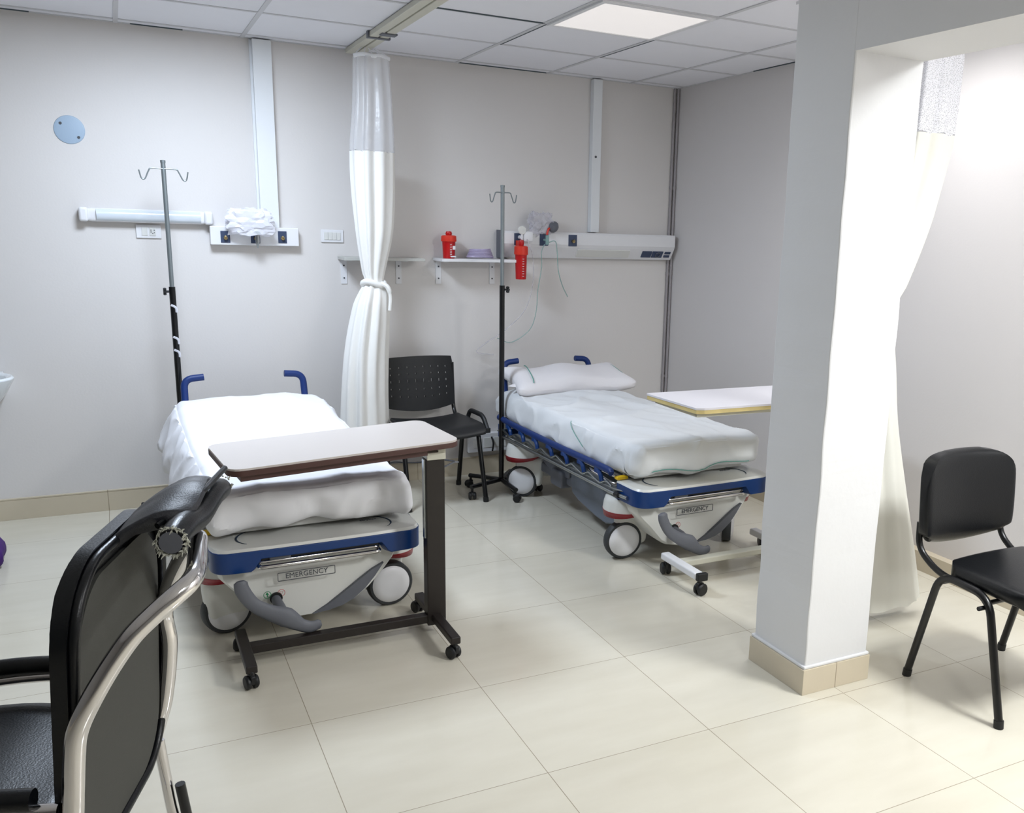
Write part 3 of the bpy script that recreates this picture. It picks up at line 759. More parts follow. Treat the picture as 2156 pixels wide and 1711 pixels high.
# ------------------------------------------------------------------ IV stands
def iv_stand(x, y, ztop, zj, hookw, label, rz, knob):
    t = thing('iv_stand', label, 'iv stand', (x, y, 0), 0, 'iv stands')
    b = B(); cyl(b, (0, 0, zj-.02), (0, 0, ztop), .0115, 16); obj('upper_pole', b, GALV, t)
    b = B(); cyl(b, (0, 0, .10), (0, 0, zj), .016, 16); obj('lower_pole', b, BLACKM, t)
    b = B(); lathe(b, [(0, .0), (.013, 0), (.013, .012), (0, .014)], 16, Matrix.Translation((0, 0, ztop-.004))); obj('pole_cap', b, GALV, t)
    b = B()
    for s in (-1, 1):
        tube(b, smooth_path([(0, -.008, ztop-.035), (s*hookw*.5, -.008, ztop-.035), (s*hookw*.62, -.008, ztop-.05), (s*hookw*.78, -.01, ztop-.088), (s*hookw*.92, -.01, ztop-.085), (s*hookw, -.012, ztop-.045)], 6), .0035, 8)
    obj('hooks', b, GALV, t)
    b = B(); cyl(b, (knob*.012, 0, zj-.025), (knob*.035, 0, zj-.025), .006); 
    for a in (0, PI/3, 2*PI/3): 
        dx = .018*math.cos(a); dz = .018*math.sin(a); cyl(b, (knob*.036, -dx, zj-.025-dz), (knob*.036, dx, zj-.025+dz), .008, 10)
    obj('knob', b, BLACKP, t)
    for k in range(5):
        a = rz+k*2*PI/5; d = V((math.cos(a), math.sin(a), 0)); 
        b = B(); tube(b, [d*.0+V((0, 0, .085)), d*.24+V((0, 0, .078))], .014, 8, flat=1.2); obj('base_arm', b, BLACKM, t)
        caster(t, d.x*.232, d.y*.232, a+1, m=BLACKP, r=.024, zt=.075)
    return t
iv1 = iv_stand(-.206, 2.545, 1.925, 1.285, .115, 'iv stand with a dull metal top standing at the head of the left-hand bed', .3, -1)
for z in (1.17, 1.0, .93):
    b = B(); tube(b, smooth_path([(-.012, -.016, z+.02), (.010, -.019, z+.006), (.014, -.014, z-.02)]), .006, 8, flat=.5)
    obj('tape_wrap', b, BAG, iv1)
iv_stand(1.60, 2.36, 1.885, 1.305, .085, 'iv stand between the perforated chair and the right-hand bed', .95, 1)

# ------------------------------------------------------------------ chairs
def iso_frame(t, hw, m, back_w, zb):
    for s in (-1, 1):
        b = B(); x = s*hw
        tube(b, fillet([(x, .215, .012), (x*.97, .115, .452), (x*.97, -.105, .442), (x, -.215, .012)], .07, 8), .0145, 12, flat=1.0)
        obj('leg', b, m, t)
        for y in (.215, -.215):
            bb = B(); cyl(bb, (x, y, 0), (x*.997, y*.985, .028), .017, 14); obj('foot_cap', bb, BLACKP, t)
    b = B()
    for y, z in ((.10, .425), (-.10, .418)): cyl(b, (-hw*.97, y, z), (hw*.97, y, z), .009, 10)
    for s in (-1, 1):
        tube(b, fillet([(s*back_w, -.05, .43), (s*back_w, .16, .432), (s*(back_w+.005), .262, .50), (s*(back_w+.0), .27, zb)], .10, 8), .0125, 12)
    obj('seat_frame', b, m, t)
# right : black vinyl chair by the pillar
t = thing('visitor_chair', 'black vinyl padded chair standing right of the pillar', 'chair', (2.395, -.808, 0), 0, 'four-legged chairs')
iso_frame(t, .268, BLACKM, .222, .60)
def bfn(p):
    x, y, z = p.x, p.y, p.z
    u = z/.16
    x *= 1+.0*u - .06*max(0, u)**3 - .03*max(0, -u)**3
    if u < -.4: z -= .075*(1-(x/.25)**2)*(-u-.4)
    if u > .3: z += .012*(1-(x/.25)**2)
    y += .05*(x/.25)**2*-1+.012*u
    if y < 0: y -= .016*(1-min(1, abs(x)/.25)**3)*(1-min(1, abs(u))**3)
    return V((x, y, z))
b = B(); soft_box(b, .248, .028, .155, .027, 30, 8, 24, bfn)
# round the upper corners more
for v in b.verts:
    if v.co.z > .015 and abs(v.co.x) > .10:
        dx = (abs(v.co.x)-.10)/.145; dz = (v.co.z-.015)/.145
        L_ = (dx**2.4+dz**2.4)**(1/2.4)
        if L_ > 1: v.co.x = math.copysign(.10+dx/L_*.145, v.co.x); v.co.z = .015+dz/L_*.145
    elif v.co.z < -.10 and abs(v.co.x) > .2:
        dx = (abs(v.co.x)-.2)/.045; dz = (-.10-v.co.z)/.05
        L_ = math.hypot(dx, dz)
        if L_ > 1: v.co.x = math.copysign(.2+dx/L_*.045, v.co.x); v.co.z = -.10-dz/L_*.05
for v in b.verts: v.co += V((-.012, .285, .70))
obj('backrest', b, LEATHER, t)
def sfn(p):
    x, y, z = p.x, p.y, p.z
    if y < 0: x *= 1-.0*y; z -= .035*max(0, (-y-.12)/.1)**2
    z += .012*(1-(x/.25)**2)*(z > 0)
    return V((x, y, z))
b = B(); soft_box(b, .248, .215, .028, .027, 26, 26, 8, sfn)
for v in b.verts:
    if abs(v.co.x) > .13 and abs(v.co.y) > .10:
        dx = (abs(v.co.x)-.13)/.12; dy = (abs(v.co.y)-.10)/.115; L_ = math.hypot(dx, dy)
        if L_ > 1: v.co.x = math.copysign(.13+dx/L_*.12, v.co.x); v.co.y = math.copysign(.10+dy/L_*.115, v.co.y)
for v in b.verts: v.co += V((0, -.075, .462))
obj('seat', b, LEATHER, t)
b = B(); cyl(b, (-.29, -.09, .398), (-.25, -.09, .398), .008, 10); obj('link_stub', b, BLACKP, t)

# middle : perforated plastic chair
t = thing('visitor_chair', 'black plastic chair with a perforated back between the curtain and the iv stand', 'chair', (1.18, 2.40, 0), .07, 'four-legged chairs')
iso_frame(t, .245, BLACKM, .225, .80)
b = B()
NX, NZ = 54, 30; gv = {}
holes = set()
for r_ in (7, 11, 15, 19, 23):
    for c_ in range(5, NX-4, 6): holes.add((c_, r_))
for side in (0, 1):
    for i in range(NX+1):
        for j in range(NZ+1):
            u = i/NX*2-1; w_ = j/NZ*2-1
            hwid = .232*(1-.05*max(0, w_)**3-.02*max(0, -w_)**2); x = u*hwid
            z = .69+.15*w_+(.012*(1-u*u) if w_ > 0 else -.028*(1-u*u)*abs(w_)); y = .252-.03*u*u*-1-.03+side*.012+.02*w_
            gv[(i, j, side)] = b.verts.new((x, y, z))
for i in range(NX):
    for j in range(NZ):
        if (i, j) in holes:
            for (p, q) in (((i, j), (i+1, j)), ((i+1, j), (i+1, j+1)), ((i+1, j+1), (i, j+1)), ((i, j+1), (i, j))):
                b.faces.new((gv[(*p, 0)], gv[(*q, 0)], gv[(*q, 1)], gv[(*p, 1)]))
            continue
        for s in (0, 1): b.faces.new([gv[k] for k in ((i, j, s), (i+1, j, s), (i+1, j+1, s), (i, j+1, s))])
for i in range(NX):
    for j in (0, NZ): b.faces.new([gv[k] for k in ((i, j, 0), (i+1, j, 0), (i+1, j, 1), (i, j, 1))])
for j in range(NZ):
    for i in (0, NX): b.faces.new([gv[k] for k in ((i, j, 0), (i, j+1, 0), (i, j+1, 1), (i, j, 1))])
obj('backrest', b, BLACKP, t)
b = B(); soft_box(b, .235, .21, .014, .013, 22, 22, 4, lambda p: V((p.x*(1-.04*(p.y > .1)), p.y, p.z+.02*(p.x/.235)**2-.05*max(0, (-p.y-.13)/.09)**2)))
for v in b.verts: v.co += V((0, -.045, .462))
obj('seat', b, BLACKP, t)
b = B(); tube(b, fillet([(.235, .05, .455), (.25, .04, .53), (.258, -.14, .525), (.262, -.20, .445)], .04, 6), .013, 10, flat=1.2); box(b, .245, .275, -.215, -.17, .43, .46)
obj('side_handle', b, BLACKP, t, bevel=.003)

# foreground chrome chair, seen from behind
CO = V((-.60, -1.15, 0)); CW = V((.3162, .9487, 0)); CB = V((.9487, -.3162, 0))     # CW across the back, CB backwards
def cl(w_, bk, z): return CO+CW*w_+CB*bk+V((0, 0, z))
Mc = Matrix(((CW.x, CB.x, 0, CO.x), (CW.y, CB.y, 0, CO.y), (0, 0, 1, 0), (0, 0, 0, 1)))
t = thing('conference_chair', 'chrome-framed black vinyl armchair with a torn back in the left foreground', 'chair', (CO.x, CO.y, 0), math.atan2(CW.y, CW.x))
# local: x = across, y' = -backwards ; build with x=w, y=-b
def L(w_, bk, z): return V((w_, -bk, z))
W2 = .50
def backoff(z):
    return .055*max(0, (z-.55))/.45 if z < .93 else .055*.38/.45+.0
# padded shell of the back
def shell(w0, w1, z0, z1, b0, b1, rc, nw, nzz, bulge, bm, concave=0):
    F = {}
    for i in range(nw+1):
        for j in range(nzz+1):
            u = i/nw; v_ = j/nzz
            w_ = w0+(w1-w0)*u; z = z0+(z1-z0)*v_
            # rounded corners
            dx = max(0, (abs(w_-(w0+w1)/2)-((w1-w0)/2-rc))/rc); dz = max(0, (abs(z-(z0+z1)/2)-((z1-z0)/2-rc))/rc)
            Lq = math.hypot(dx, dz)
            if Lq > 1:
                w_ = (w0+w1)/2+math.copysign(((w1-w0)/2-rc)+dx/Lq*rc, w_-(w0+w1)/2); z = (z0+z1)/2+math.copysign(((z1-z0)/2-rc)+dz/Lq*rc, z-(z0+z1)/2)
            lean = .06*(z-.6)
            cv = concave*(1-((w_-(w0+w1)/2)/((w1-w0)/2))**2)
            for s, bb in ((0, b0-bulge*(1-min(1, max(0, abs(u*2-1), abs(v_*2-1)))**4)), (1, b1)):
                F[(i, j, s)] = bm.verts.new(L(w_, bb+lean-cv, z))
    for i in range(nw):
        for j in range(nzz):
            for s in (0, 1): bm.faces.new([F[k] for k in ((i, j, s), (i+1, j, s), (i+1, j+1, s), (i, j+1, s))])
    for i in range(nw):
        for j in (0, nzz): bm.faces.new([F[k] for k in ((i, j, 0), (i+1, j, 0), (i+1, j, 1), (i, j, 1))])
    for j in range(nzz):
        for i in (0, nw): bm.faces.new([F[k] for k in ((i, j, 0), (i, j+1, 0), (i, j+1, 1), (i, j, 1))])
b = B(); shell(-.012, W2+.02, .40, 1.035, -.036, -.008, .16, 64, 64, .008, b)
bk_ = obj('backrest', b, LEATHER, t, bevel=.006)
b = B(); shell(.022, W2-.02, .42, .985, -.012, .0, .13, 30, 30, 0, b)
obj('back_panel', b, MESHF, bk_, label='grey fabric panel on the rear of the back')
b = B()
pp = []
for (x, z) in rrect(.0, W2+.008, .41, 1.022, .14, 8): pp.append(L(x, .0+.06*(z-.6), z))
tube(b, pp, .010, 10, closed=True); obj('piping', b, LEATHER, bk_)
# head cushion rolling backwards over the top
b = B(); prof = [(-.012, .97), (-.006, .995), (.008, 1.022), (.030, 1.046), (.062, 1.066), (.095, 1.086), (.130, 1.090), (.155, 1.083), (.158, 1.066), (.135, 1.058), (.09, 1.050), (.04, 1.040), (.0, 1.02), (-.02, .99)]
rings = []
NW = 22
for i in range(NW+1):
    u = i/NW; w_ = .205+(.50-.205)*u; e = 1-(2*u-1)**2; sag = .012*math.cos((u-.5)*5)
    ring = []
    for k, (bb, z) in enumerate(prof):
        q = min(1, max(0, bb/.15)); grow = q*(.03*(1-min(1, u*2.4)))+.03*u*q
        wq = w_+grow
        ring.append(b.verts.new(L(wq, bb+.012*math.sin(u*5)*q, z+sag*(.4+q*.3)-.012*q*(1-e)+.006*noise.noise(V((u*7, bb*20, 1))))))
    rings.append(ring)
for a, c in zip(rings, rings[1:]):
    for k in range(len(prof)): b.faces.new((a[k], a[(k+1) % len(prof)], c[(k+1) % len(prof)], c[k]))
b.faces.new(rings[0]); b.faces.new(rings[-1])
hc = obj('head_cushion', b, LEATHER2, t, sub=1)
b = B(); pp = []
for i in range(15):
    u = i/14; pp.append(L(.215+.32*u, .105+.056*min(1, u*2.5), 1.050+.034*min(1, u*2.5)))
tube(b, smooth_path(pp, 3), .0065, 8); obj('seam_roll', b, LEATHER, hc)
# padded roll under the cushion, its end torn open
b = B()
pp = [L(.145+.385*k/10, .150, 1.040+.006*math.sin(k)) for k in range(11)]
tube(b, pp, [.026, .0275, .028, .028, .0275, .028, .028, .028, .0275, .027, .024], 20)
rl = obj('padded_roll', b, LEATHER, t)
b = B()
random.seed(4)
for k in range(170):
    a = random.uniform(0, 2*PI); r_ = .0275; c0 = L(.147, .150+r_*math.cos(a), 1.040+r_*math.sin(a))
    d = V((random.uniform(-.009, .006), random.uniform(-.007, .007), random.uniform(-.008, .006)))
    tube(b, [c0, c0+d*.6, c0+d+V((0, 0, -.002))], [.0022, .0014, .0005], 5)
obj('torn_lining', b, TORN, rl, label='frayed pale lining at the torn roll end'); b = B()
for k in range(40):
    a = random.uniform(0, 2*PI); r_ = .024; c0 = L(.530, .150+r_*math.cos(a), 1.043+r_*math.sin(a))
    d = V((random.uniform(-.002, .010), random.uniform(-.006, .006), random.uniform(-.006, .006)))
    tube(b, [c0, c0+d], [.0022, .0006], 5)
obj('torn_lining', b, TORN, rl, label='frayed pale lining at the far roll end')
b = B(); lathe(b, [(0, 0), (.020, 0), (.022, .004), (0, .005)], 20, Matrix.Translation(L(.1445, .150, 1.040)) @ Matrix.Rotation(-PI/2, 4, 'Y')); obj('roll_plug', b, GREYP, rl)
# chrome frame
near = [L(-.035, -.02, .40), L(-.032, .0, .58), L(-.03, .012, .70), L(-.028, .022, .752), L(-.025, .047, .806), L(-.012, .080, .864), L(.003, .114, .913), L(.02, .145, .943), L(.04, .178, .970), L(.07, .199, .986), L(.12, .198, .992), L(.25, .168, .993), L(.33, .147, .985), L(.39, .11, .945), L(.45, .05, .84), L(.495, .018, .75), L(.50, .021, .674), L(.50, .008, .567), L(.50, -.011, .485), L(.50, -.045, .414), L(.49, -.14, .36)]
b = B(); tube(b, smooth_path(near, 7), .0185, 18); obj('chrome_frame', b, CHROME, t)
b = B()
b.free()
for w_ in (-.035, .50):
    b = B(); tube(b, fillet([L(w_, -.02, .42), L(w_, -.0, .20), L(w_, .06, .013), L(w_, -.10, .013)], .06), .013, 12)
    obj('rear_leg', b, CHROME, t)
for w_ in (-.035, .50):
    b = B(); tube(b, fillet([L(w_, -.10, .013), L(w_, -.45, .013), L(w_, -.50, .30), L(w_, -.48, .575), L(w_, -.30, .602), L(w_, -.02, .60)], .07, 8), .0135, 12)
    obj('arm_tube', b, CHROME, t)
    b = B(); tube(b, fillet([L(w_, -.06, .624), L(w_, -.30, .630), L(w_, -.44, .612), L(w_, -.49, .575)], .06, 6), .021, 12, flat=1.0); obj('arm_pad', b, LEATHER, t)
b = B(); soft_box(b, .225, .24, .04, .035, 20, 20, 8, lambda p: V((p.x, p.y, p.z+.010*math.cos(p.y*14)*(p.z > 0))))
for v in b.verts: v.co += V((.245, .285, .515))
obj('seat', b, LEATHER, t)
b = B(); tube(b, [L(.50, .02, .30), L(.51, .05, .012)], .012, 10); obj('rear_strut', b, BLACKM, t)

# ------------------------------------------------------------------ things on the back wall
def on_wall(name, label, cat, x, z, group=None): return thing(name, label, cat, (x, YW, z), 0, group)
b = B(); lathe(b, [(0, .008), (.055, .008), (.070, .005), (.072, 0), (0, 0)], 36, Matrix.Translation((-.622, YW, 2.076)) @ Matrix.Rotation(PI/2, 4, 'X'))
d_ = obj('cover_disc', b, DISC); tag(d_, 'pale blue round cover plate high on the wall at the left', 'cover plate')
b = B()
for dx, dz in ((-.038, .030), (.040, -.036)): cyl(b, (-.622+dx, YW-.006, 2.076+dz), (-.622+dx, YW-.011, 2.076+dz), .007, 10)
obj('screw', b, INK, d_)
# cable ducts
for x0, x1, z0, lb in ((.295, .395, 1.607, 'wide white cable duct running from the ceiling to the left wall panel'), (2.415, 2.48, 1.636, 'narrow white cable duct running from the ceiling to the right wall panel')):
    b = B(); box(b, x0, x1, YW-.05, YW, z0, CEIL-.008); o = obj('cable_duct', b, DUCT, smooth=False, bevel=.003); tag(o, lb, 'cable duct', 'ceiling cable ducts')
    if x0 > 2:
        b = B(); cyl(b, (2.44, YW-.05, 2.13), (2.44, YW-.053, 2.13), .008, 12); obj('screw', b, INK, o)
    else:
        b = B(); box(b, x0-.012, x0, YW-.012, YW, z0, CEIL-.008); obj('side_strip', b, DUCT, o, smooth=False)
# wall lamp
t = on_wall('wall_lamp', 'long white tube lamp on the wall behind the left iv stand', 'wall lamp', -.288, 1.648)
b = B(); soft_box(b, .305, .028, .036, .02, 6, 8, 8, lambda p: V((p.x, p.y-.028, p.z))); obj('body', b, WHITE, t)
b = B(); tube(b, [(-.245, -.045, 0), (.265, -.045, 0)], .031, 20, flat=.75, upv=(0, 0, 1)); obj('diffuser', b, DIFF, t)
for s in (-1, 1):
    b = B(); box(b, s*.305-.022, s*.305+.022, -.07, 0, -.037, .037); obj('end_cap', b, WHITE, t, bevel=.012)
# socket plate under it
t = on_wall('wall_socket', 'white wall socket plate below the long tube lamp', 'socket', -.288, 1.566)
b = B(); box(b, -.062, .062, -.010, 0, -.036, .036); obj('plate', b, WHITE, t, bevel=.003)
b = B(); box(b, -.034, -.006, -.013, 0, -.022, .022); obj('blank_module', b, CREAMP, t, bevel=.001)
b = B(); box(b, .004, .036, -.013, 0, -.022, .022); sk = obj('socket_module', b, CREAMP, t, bevel=.001)
b = B()
for dx, dz, a in ((.012, .008, .5), (.028, .008, -.5), (.020, -.010, 0), (.012, -.002, 0), (.028, -.006, 0)): cyl(b, (dx, -.0125, dz), (dx, -.0145, dz), .0028, 8)
obj('socket_holes', b, INK, sk)
t = on_wall('switch_plate', 'white four-button switch plate on the wall left of the gathered curtain', 'switch', .70, 1.566)
b = B(); box(b, -.066, .066, -.010, 0, -.037, .037); obj('plate', b, WHITE, t, bevel=.003)
for k in range(4):
    b = B(); box(b, -.048+k*.0245, -.0255+k*.0245, -.014, 0, -.022, .022); obj('button', b, CREAMP, t, bevel=.0015)
# left gas panel
def outlet(t, x, z, w_, h, yf, fitted=True):
    b = B(); box(b, x-w_/2, x+w_/2, yf-.004, yf+.002, z-h/2, z+h/2); o = obj('gas_outlet', b, SOCK, t, smooth=False, bevel=.002)
    if fitted:
        b = B(); cyl(b, (x, yf-.003, z-.004), (x, yf-.022, z-.006), .010, 14); cyl(b, (x, yf-.018, z-.005), (x-.002, yf-.032, z+.004), .005, 10); obj('nozzle', b, BRASS, o)
t = on_wall('gas_panel', 'short white medical gas panel left of the gathered curtain', 'medical gas panel', .258, 1.556, 'medical gas panels')
b = B(); box(b, -.238, .240, -.06, 0, -.053, .051); obj('housing', b, WHITE, t, smooth=False, bevel=.004)
outlet(t, -.160, -.008, .05, .066, -.06); outlet(t, -.0, -.008, .05, .066, -.06); outlet(t, .148, -.003, .048, .068, -.06)
# flowmeter
t = thing('flowmeter', 'small green-capped flowmeter plugged into the short gas panel', 'flowmeter', (.262, YW-.065, 1.55))
b = B(); cyl(b, (0, 0, -.005), (0, -.05, -.005), .008, 12); cyl(b, (0, -.05, -.03), (0, -.05, .02), .012, 14); tube(b, [(0, -.05, -.03), (0, -.05, -.045), (0, -.045, -.06)], [.009, .006, .004], 10); obj('body', b, STEEL, t)
b = B(); lathe(b, [(0, .0), (.016, 0), (.016, .012), (.008, .018), (0, .018)], 16, Matrix.Translation((0, -.05, .018))); obj('knob', b, GREENI, t)
def crumple(name, label, cat, loc, sx, sy_, sz, m, seed, amp=.35):
    b = B(); bmesh.ops.create_icosphere(b, subdivisions=4, radius=1)
    for v in b.verts:
        p = v.co.copy(); q = p*2.2+V((seed, seed*2, 0)); r_ = 1+amp*(abs(noise.noise(q))*1.6-.25+.5*noise.noise(q*2.7))
        bx = max(abs(p.x), abs(p.z)*.9, .6)
        v.co = V((p.x/bx*.85*sx*r_, p.y*sy_*r_, p.z/bx*.85*sz*r_))
    o = obj(name, b, m, smooth=False); o.location = loc; tag(o, label, cat); return o
crumple('plastic_bag', 'clear bag holding an oxygen mask on the short gas panel', 'bag', (.225, YW-.115, 1.632), .125, .045, .068, BAG, 2.3)
b = B(); tube(b, [(.225+.05*math.cos(a), YW-.13, 1.622+.04*math.sin(a)) for a in [2*PI*k/28 for k in range(28)]], .008, 8, closed=True)
tube(b, smooth_path([(.27, YW-.13, 1.66), (.285, YW-.13, 1.62), (.27, YW-.12, 1.575)]), .006, 8)
tag(obj('oxygen_mask', b, BAG2), 'clear oxygen mask inside the bag on the short gas panel', 'mask')

# right bed-head panel
t = on_wall('gas_panel', 'long white bed-head gas panel above the right-hand bed', 'medical gas panel', 2.41, 1.545, 'medical gas panels')
def wedge(b, x0, x1, y0, y1, yb, z0, z1, zm): prism(b, [(0, z0), (y1, z0), (y1, zm), (y0, z1), (0, z1)], x0, x1, YZ)
b = B(); prism(b, [(0, -.088), (-.045, -.088), (-.095, -.015), (-.105, .004), (-.105, .072), (-.098, .085), (0, .085)], -.655, .655, YZ)
hs = obj('housing', b, WHITE, t, smooth=False, bevel=.004)
for x in (-.545, -.365, -.155): outlet(t, x, .032, .062, .075, -.105, x > -.2)
b = B()
Ms = Matrix.Translation((0, -.074, -.05)) @ Matrix.Rotation(-.6, 4, 'X')
box(b, -.11, .30, -.006, .004, -.03, .03, Matrix.Translation((0, -.072, -.049)) @ Matrix.Rotation(.6, 4, 'X')); obj('reading_light', b, CREAMP, t, smooth=False, bevel=.003)
for k, (x0, x1) in enumerate(((.40, .48), (.485, .57), (.585, .60), (.608, .625))):
    if k < 2: 
        b = B(); box(b, x0, x1, -.005, .004, -.026, .026, Matrix.Translation((0, -.072, -.049)) @ Matrix.Rotation(.6, 4, 'X')); o = obj('socket_module', b, SOCK, t, smooth=False, bevel=.002)
        if k == 1:
            b = B(); lathe(b, [(.017, 0), (.02, 0), (.02, .004), (.017, .004), (.017, 0)], 20, Matrix.Translation((.528, -.079, -.052)) @ Matrix.Rotation(PI/2+.6, 4, 'X')); obj('socket_ring', b, GREYP, o)
    else:
        b = B()
        for zz in (-.014, .014): box(b, x0, x1+.006, -.005, .004, zz-.009, zz+.009, Matrix.Translation((0, -.072, -.049)) @ Matrix.Rotation(.6, 4, 'X'))
        obj('switch_module', b, SOCK, t, smooth=False)
b = B(); box(b, -.658, -.652, -.11, 0, -.09, .088); obj('end_plate', b, GREYP, t, smooth=False)
# suction regulator with gauge
t = thing('suction_regulator', 'round-gauge suction regulator on the long gas panel behind the right iv stand', 'regulator', (1.90, YW-.12, 1.60))
b = B(); lathe(b, [(0, -.008), (.026, -.008), (.028, .006), (.024, .01), (0, .01)], 24, Matrix.Translation((-.03, -.03, .035)) @ Matrix.Rotation(PI/2, 4, 'X')); obj('gauge', b, CREAMP, t)
b = B(); lathe(b, [(.0, .0), (.022, 0), (.024, -.003), (0, -.003)], 24, Matrix.Translation((-.03, -.035, .035)) @ Matrix.Rotation(PI/2, 4, 'X')); obj('dial', b, STEEL, t)
b = B(); cyl(b, (-.03, .03, -.01), (-.03, -.03, -.01), .012); soft_box(b, .035, .025, .035, .015, 8, 8, 8, lambda p: V((p.x+.015, p.y-.015, p.z-.005))); cyl(b, (-.03, -.03, -.03), (-.03, -.03, .03), .008); obj('body', b, WHITE, t)
# flow humidifier, mask bag
t = thing('flowmeter', 'teal flowmeter plugged into the middle outlet of the long gas panel', 'flowmeter', (2.045, YW-.12, 1.577))
b = B(); cyl(b, (0, .01, 0), (0, -.04, 0), .008); cyl(b, (0, -.04, -.03), (0, -.04, .03), .012); obj('body', b, TEALT, t)
crumple('plastic_bag', 'crumpled clear bag with a resuscitation mask above the long gas panel', 'bag', (2.02, YW-.10, 1.68), .075, .04, .065, BAG2, 7.1, .5)
b = B(); lathe(b, [(0, -.03), (.02, -.028), (.032, -.01), (.034, .01), (.026, .03), (0, .033)], 18, Matrix.Translation((2.10, YW-.13, 1.66)) @ Matrix.Rotation(.7, 4, 'X')); o = obj('resuscitator_mask', b, GREYP); tag(o, 'dark rubber mask resting on top of the long gas panel', 'mask')
b = B(); tube(b, smooth_path([(2.085, YW-.13, 1.66), (2.06, YW-.14, 1.645), (2.05, YW-.14, 1.61)]), .007, 8); obj('red_connector', b, CAP, o)
# tubing
tubes = [([(2.05, 2.70, 1.56), (2.10, 2.69, 1.57), (2.12, 2.70, 1.50), (2.14, 2.72, 1.38), (2.19, 2.76, 1.28), (2.25, 2.80, 1.20)], TEALT, 'teal oxygen tube hanging from the middle outlet of the long gas panel', .0035),
         ([(2.02, 2.68, 1.55), (1.99, 2.66, 1.50), (2.0, 2.68, 1.40), (1.985, 2.70, 1.25), (1.99, 2.74, 1.10), (1.96, 2.78, .98), (1.84, 2.80, .90), (1.74, 2.80, .93)], TEALT, 'thin teal tube looping down the wall behind the right iv stand', .003),
         ([(1.90, 2.69, 1.58), (1.93, 2.67, 1.48), (1.94, 2.68, 1.30), (1.90, 2.72, 1.12), (1.78, 2.78, .98), (1.66, 2.80, .90), (1.60, 2.81, .84), (1.72, 2.81, .82)], BAG2, 'clear suction tube hanging down the wall from the red canister', .0035)]
for pts, m_, lb, r_ in tubes:
    b = B(); tube(b, smooth_path(pts, 8), r_, 8); tag(obj('oxygen_tube', b, m_), lb, 'tube')

# shelves with brackets
def shelf(x0, x1, z, label, m_, thick=.018, y0=2.60):
    t = thing('wall_shelf', label, 'shelf', ((x0+x1)/2, YW, z), 0, 'small wall shelves'); hx = (x1-x0)/2
    b = B(); box(b, -hx, hx, y0-YW, -.005, -thick, 0); obj('board', b, m_, t, smooth=False, bevel=.002)
    for x in (-hx+.035, hx-.115):
        b = B(); box(b, x-.018, x+.018, -.006, 0, -.165, -thick); box(b, x-.016, x+.016, y0-YW+.03, 0, -thick-.004, -thick)
        o = obj('bracket', b, WHITE, t, smooth=False, bevel=.001)
        b = B()
        for z_ in (-.055, -.13): cyl(b, (x, -.005, z_), (x, -.009, z_), .005, 10)
        obj('screw', b, INK, o)
shelf(.728, 1.215, 1.448, 'small grey wall shelf behind the gathered curtain', SHELFM, y0=2.66)
shelf(1.322, 1.835, 1.448, 'small white wall shelf holding the red suction canister', WHITE, y0=2.66)
# canisters
def canister(x, y, z, r_, h, label):
    t = thing('suction_canister', label, 'canister', (x, y, z), 0, 'red suction canisters')
    b = B(); lathe(b, [(0, 0), (r_*.84, 0), (r_*.88, .004), (r_*.98, h*.62), (r_, h*.66), (0, h*.66)], 28); bd = obj('jar', b, CAN, t)
    b = B(); lathe(b, [(0, h*.65), (r_*1.14, h*.65), (r_*1.16, h*.68), (r_*1.12, h*.86), (r_*.9, h*.885), (r_*.3, h*.89), (0, h*.89)], 28); obj('lid', b, CAP, t)
    b = B(); lathe(b, [(0, h*.86), (r_*.42, h*.88), (r_*.5, h*.95), (r_*.4, h*1.03), (0, h*1.05)], 20); obj('float_knob', b, CAN, t)
    b = B()
    for k in range(8): box(b, -.001-.004, .006, -r_*.985-.001, -r_*.9, h*(.08+.065*k), h*(.08+.065*k)+.003)
    obj('scale_marks', b, WHITE, bd, smooth=False)
    return t, bd
t, bd = canister(1.396, 2.755, 1.4485, .042, .160, 'short red suction canister standing at the left end of the white shelf')
b = B(); box(b, .012, .028, -.045, -.036, .055, .078); box(b, .0, .032, -.044, -.03, .008, .016); obj('label_patch', b, WHITE, bd, smooth=False)
t, bd = canister(1.85, 2.668, 1.325, .039, .240, 'tall red suction canister hanging right of the shelf below the gauge')
b = B(); box(b, -.006, .006, -.0, .078, .205, .245); obj('hanger', b, CAP, t, smooth=False)
# lilac tubing coil
b = B(); pp = []
for k in range(90):
    a = k*.42; pp.append((1.60+.088*math.cos(a)*(1-.003*k), 2.745+.052*math.sin(a), 1.456+.0006*k))
tube(b, pp, .0048, 7); tag(obj('coiled_tubing', b, LILAC), 'coil of lilac tubing lying on the white wall shelf', 'tubing')

# corner pipes
for x, lb in ((3.066, 'grey pipe running down the back wall corner, the left one of two'), (3.088, 'grey pipe tight in the back wall corner, the right one of two')):
    b = B(); cyl(b, (x, YW-.012-(.010 if x > 3.08 else 0), .0), (x, YW-.012-(.010 if x > 3.08 else 0), CEIL-.004), .0095, 12)
    for z in (.6, 1.35, 1.95): cyl(b, (x, YW-.012-(.010 if x > 3.08 else 0), z), (x, YW-.012-(.010 if x > 3.08 else 0), z+.02), .0120, 12)
    tag(obj('wall_pipe', b, PIPEM), lb, 'pipe', 'corner pipes')
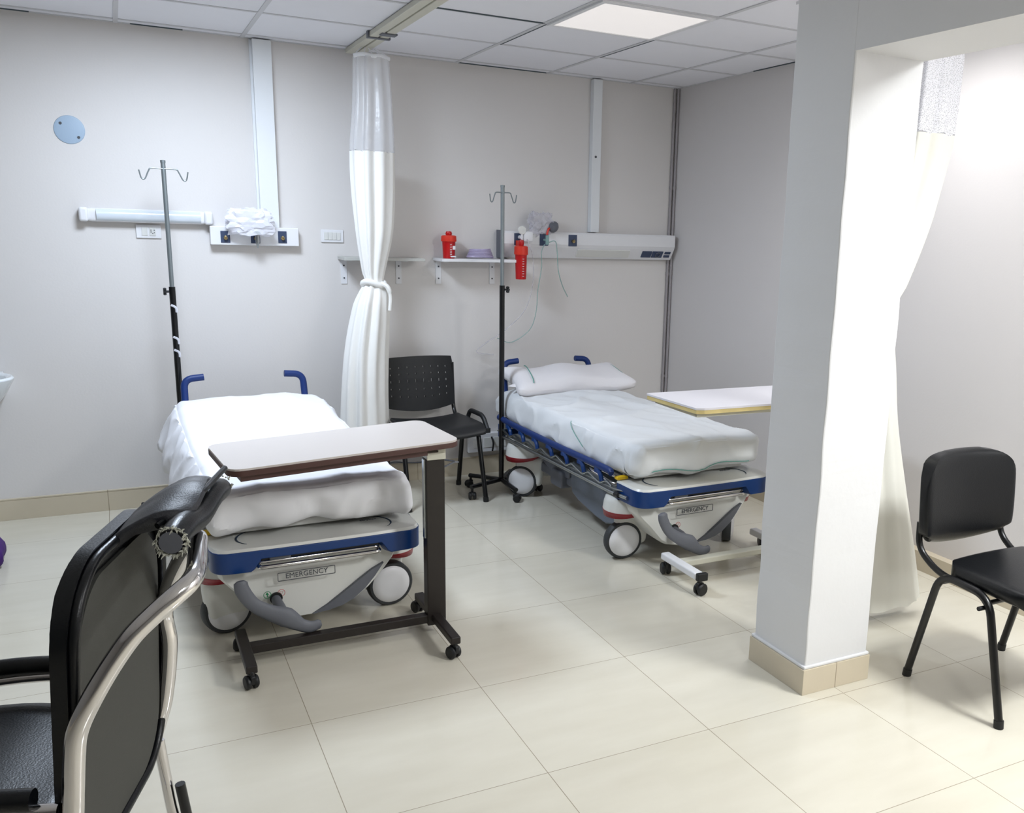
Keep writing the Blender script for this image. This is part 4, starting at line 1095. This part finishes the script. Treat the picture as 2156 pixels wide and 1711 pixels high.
# low multi-socket box
t = on_wall('socket_box', 'white socket box low on the wall behind the right iv stand', 'socket', 1.75, .222)
b = B(); box(b, -.21, .21, -.045, 0, -.065, .065); obj('housing', b, WHITE, t, smooth=False, bevel=.005)
for k in range(5):
    b = B(); box(b, -.175+k*.073, -.115+k*.073, -.049, -.04, -.035, .035); obj('socket_module', b, CREAMP, t, smooth=False, bevel=.003)
b = B(); tube(b, smooth_path([(1.70, YW-.055, .262), (1.707, YW-.075, .22), (1.705, YW-.06, .165)]), .006, 8); tag(obj('plug_lead', b, BLACKP), 'short black lead hanging on the low white socket box', 'cable')
b = B(); tube(b, smooth_path([(.93, 2.80, .12), (1.02, 2.78, .15), (1.12, 2.79, .135), (1.22, 2.80, .13), (1.30, 2.79, .155), (1.36, 2.76, .14)], 6), .0045, 8); tube(b, [(1.36, 2.76, .14), (1.42, 2.74, .130)], .006, 8)
tag(obj('cable', b, GREYP), 'thin dark cable sagging across the skirting under the perforated chair', 'cable')

# washbasin
t = thing('washbasin', 'white ceramic washbasin on the back wall at the left picture edge', 'washbasin', (-1.25, YW, .80))
b = B(); 
for ring_i in range(1): pass
prof = [(.20, -.12), (.245, -.06), (.275, -.005), (.285, .018), (.275, .028), (.25, .02), (.22, -.03), (.16, -.085), (0, -.10)]
lathe(b, [(0, -.135)]+prof, 40, Matrix.Translation((0, -.225, 0)) @ Matrix.Scale(.76, 4, (0, 1, 0)))
box(b, -.22, .22, -.10, -.004, -.10, .022)
obj('basin', b, CERAM, t, bevel=.004)
b = B(); cyl(b, (0, -.16, -.13), (0, -.14, -.62), .09, 24, .075); cyl(b, (0, -.14, -.62), (0, -.14, -.80), .075, 24, .10); obj('pedestal', b, CERAM, t)
b = B(); cyl(b, (0, -.06, .02), (0, -.06, .10), .014); tube(b, smooth_path([(0, -.06, .09), (0, -.10, .11), (0, -.16, .095)]), .009, 10); obj('tap', b, CHROME, t)
# purple bag
b = B(); soft_box(b, .16, .12, .07, .04, 12, 12, 10, lambda p: V((p.x*(1-.25*max(0, p.z/.07))+.01*noise.noise(p*20), p.y*(1-.3*max(0, p.z/.10)), p.z+.01*noise.noise(p*14))))
for v in b.verts: v.co.z += .075
o = obj('cloth_bag', b, PURPLE); o.location = (-1.20, 2.12, 0.0); tag(o, 'purple cloth bag on the floor at the left picture edge', 'bag')
b = B(); tube(b, smooth_path([(-.05, 0, .14), (-.04, 0, .165), (.04, 0, .165), (.05, 0, .14)]), .007, 8); obj('handle', b, PURPLE, o)
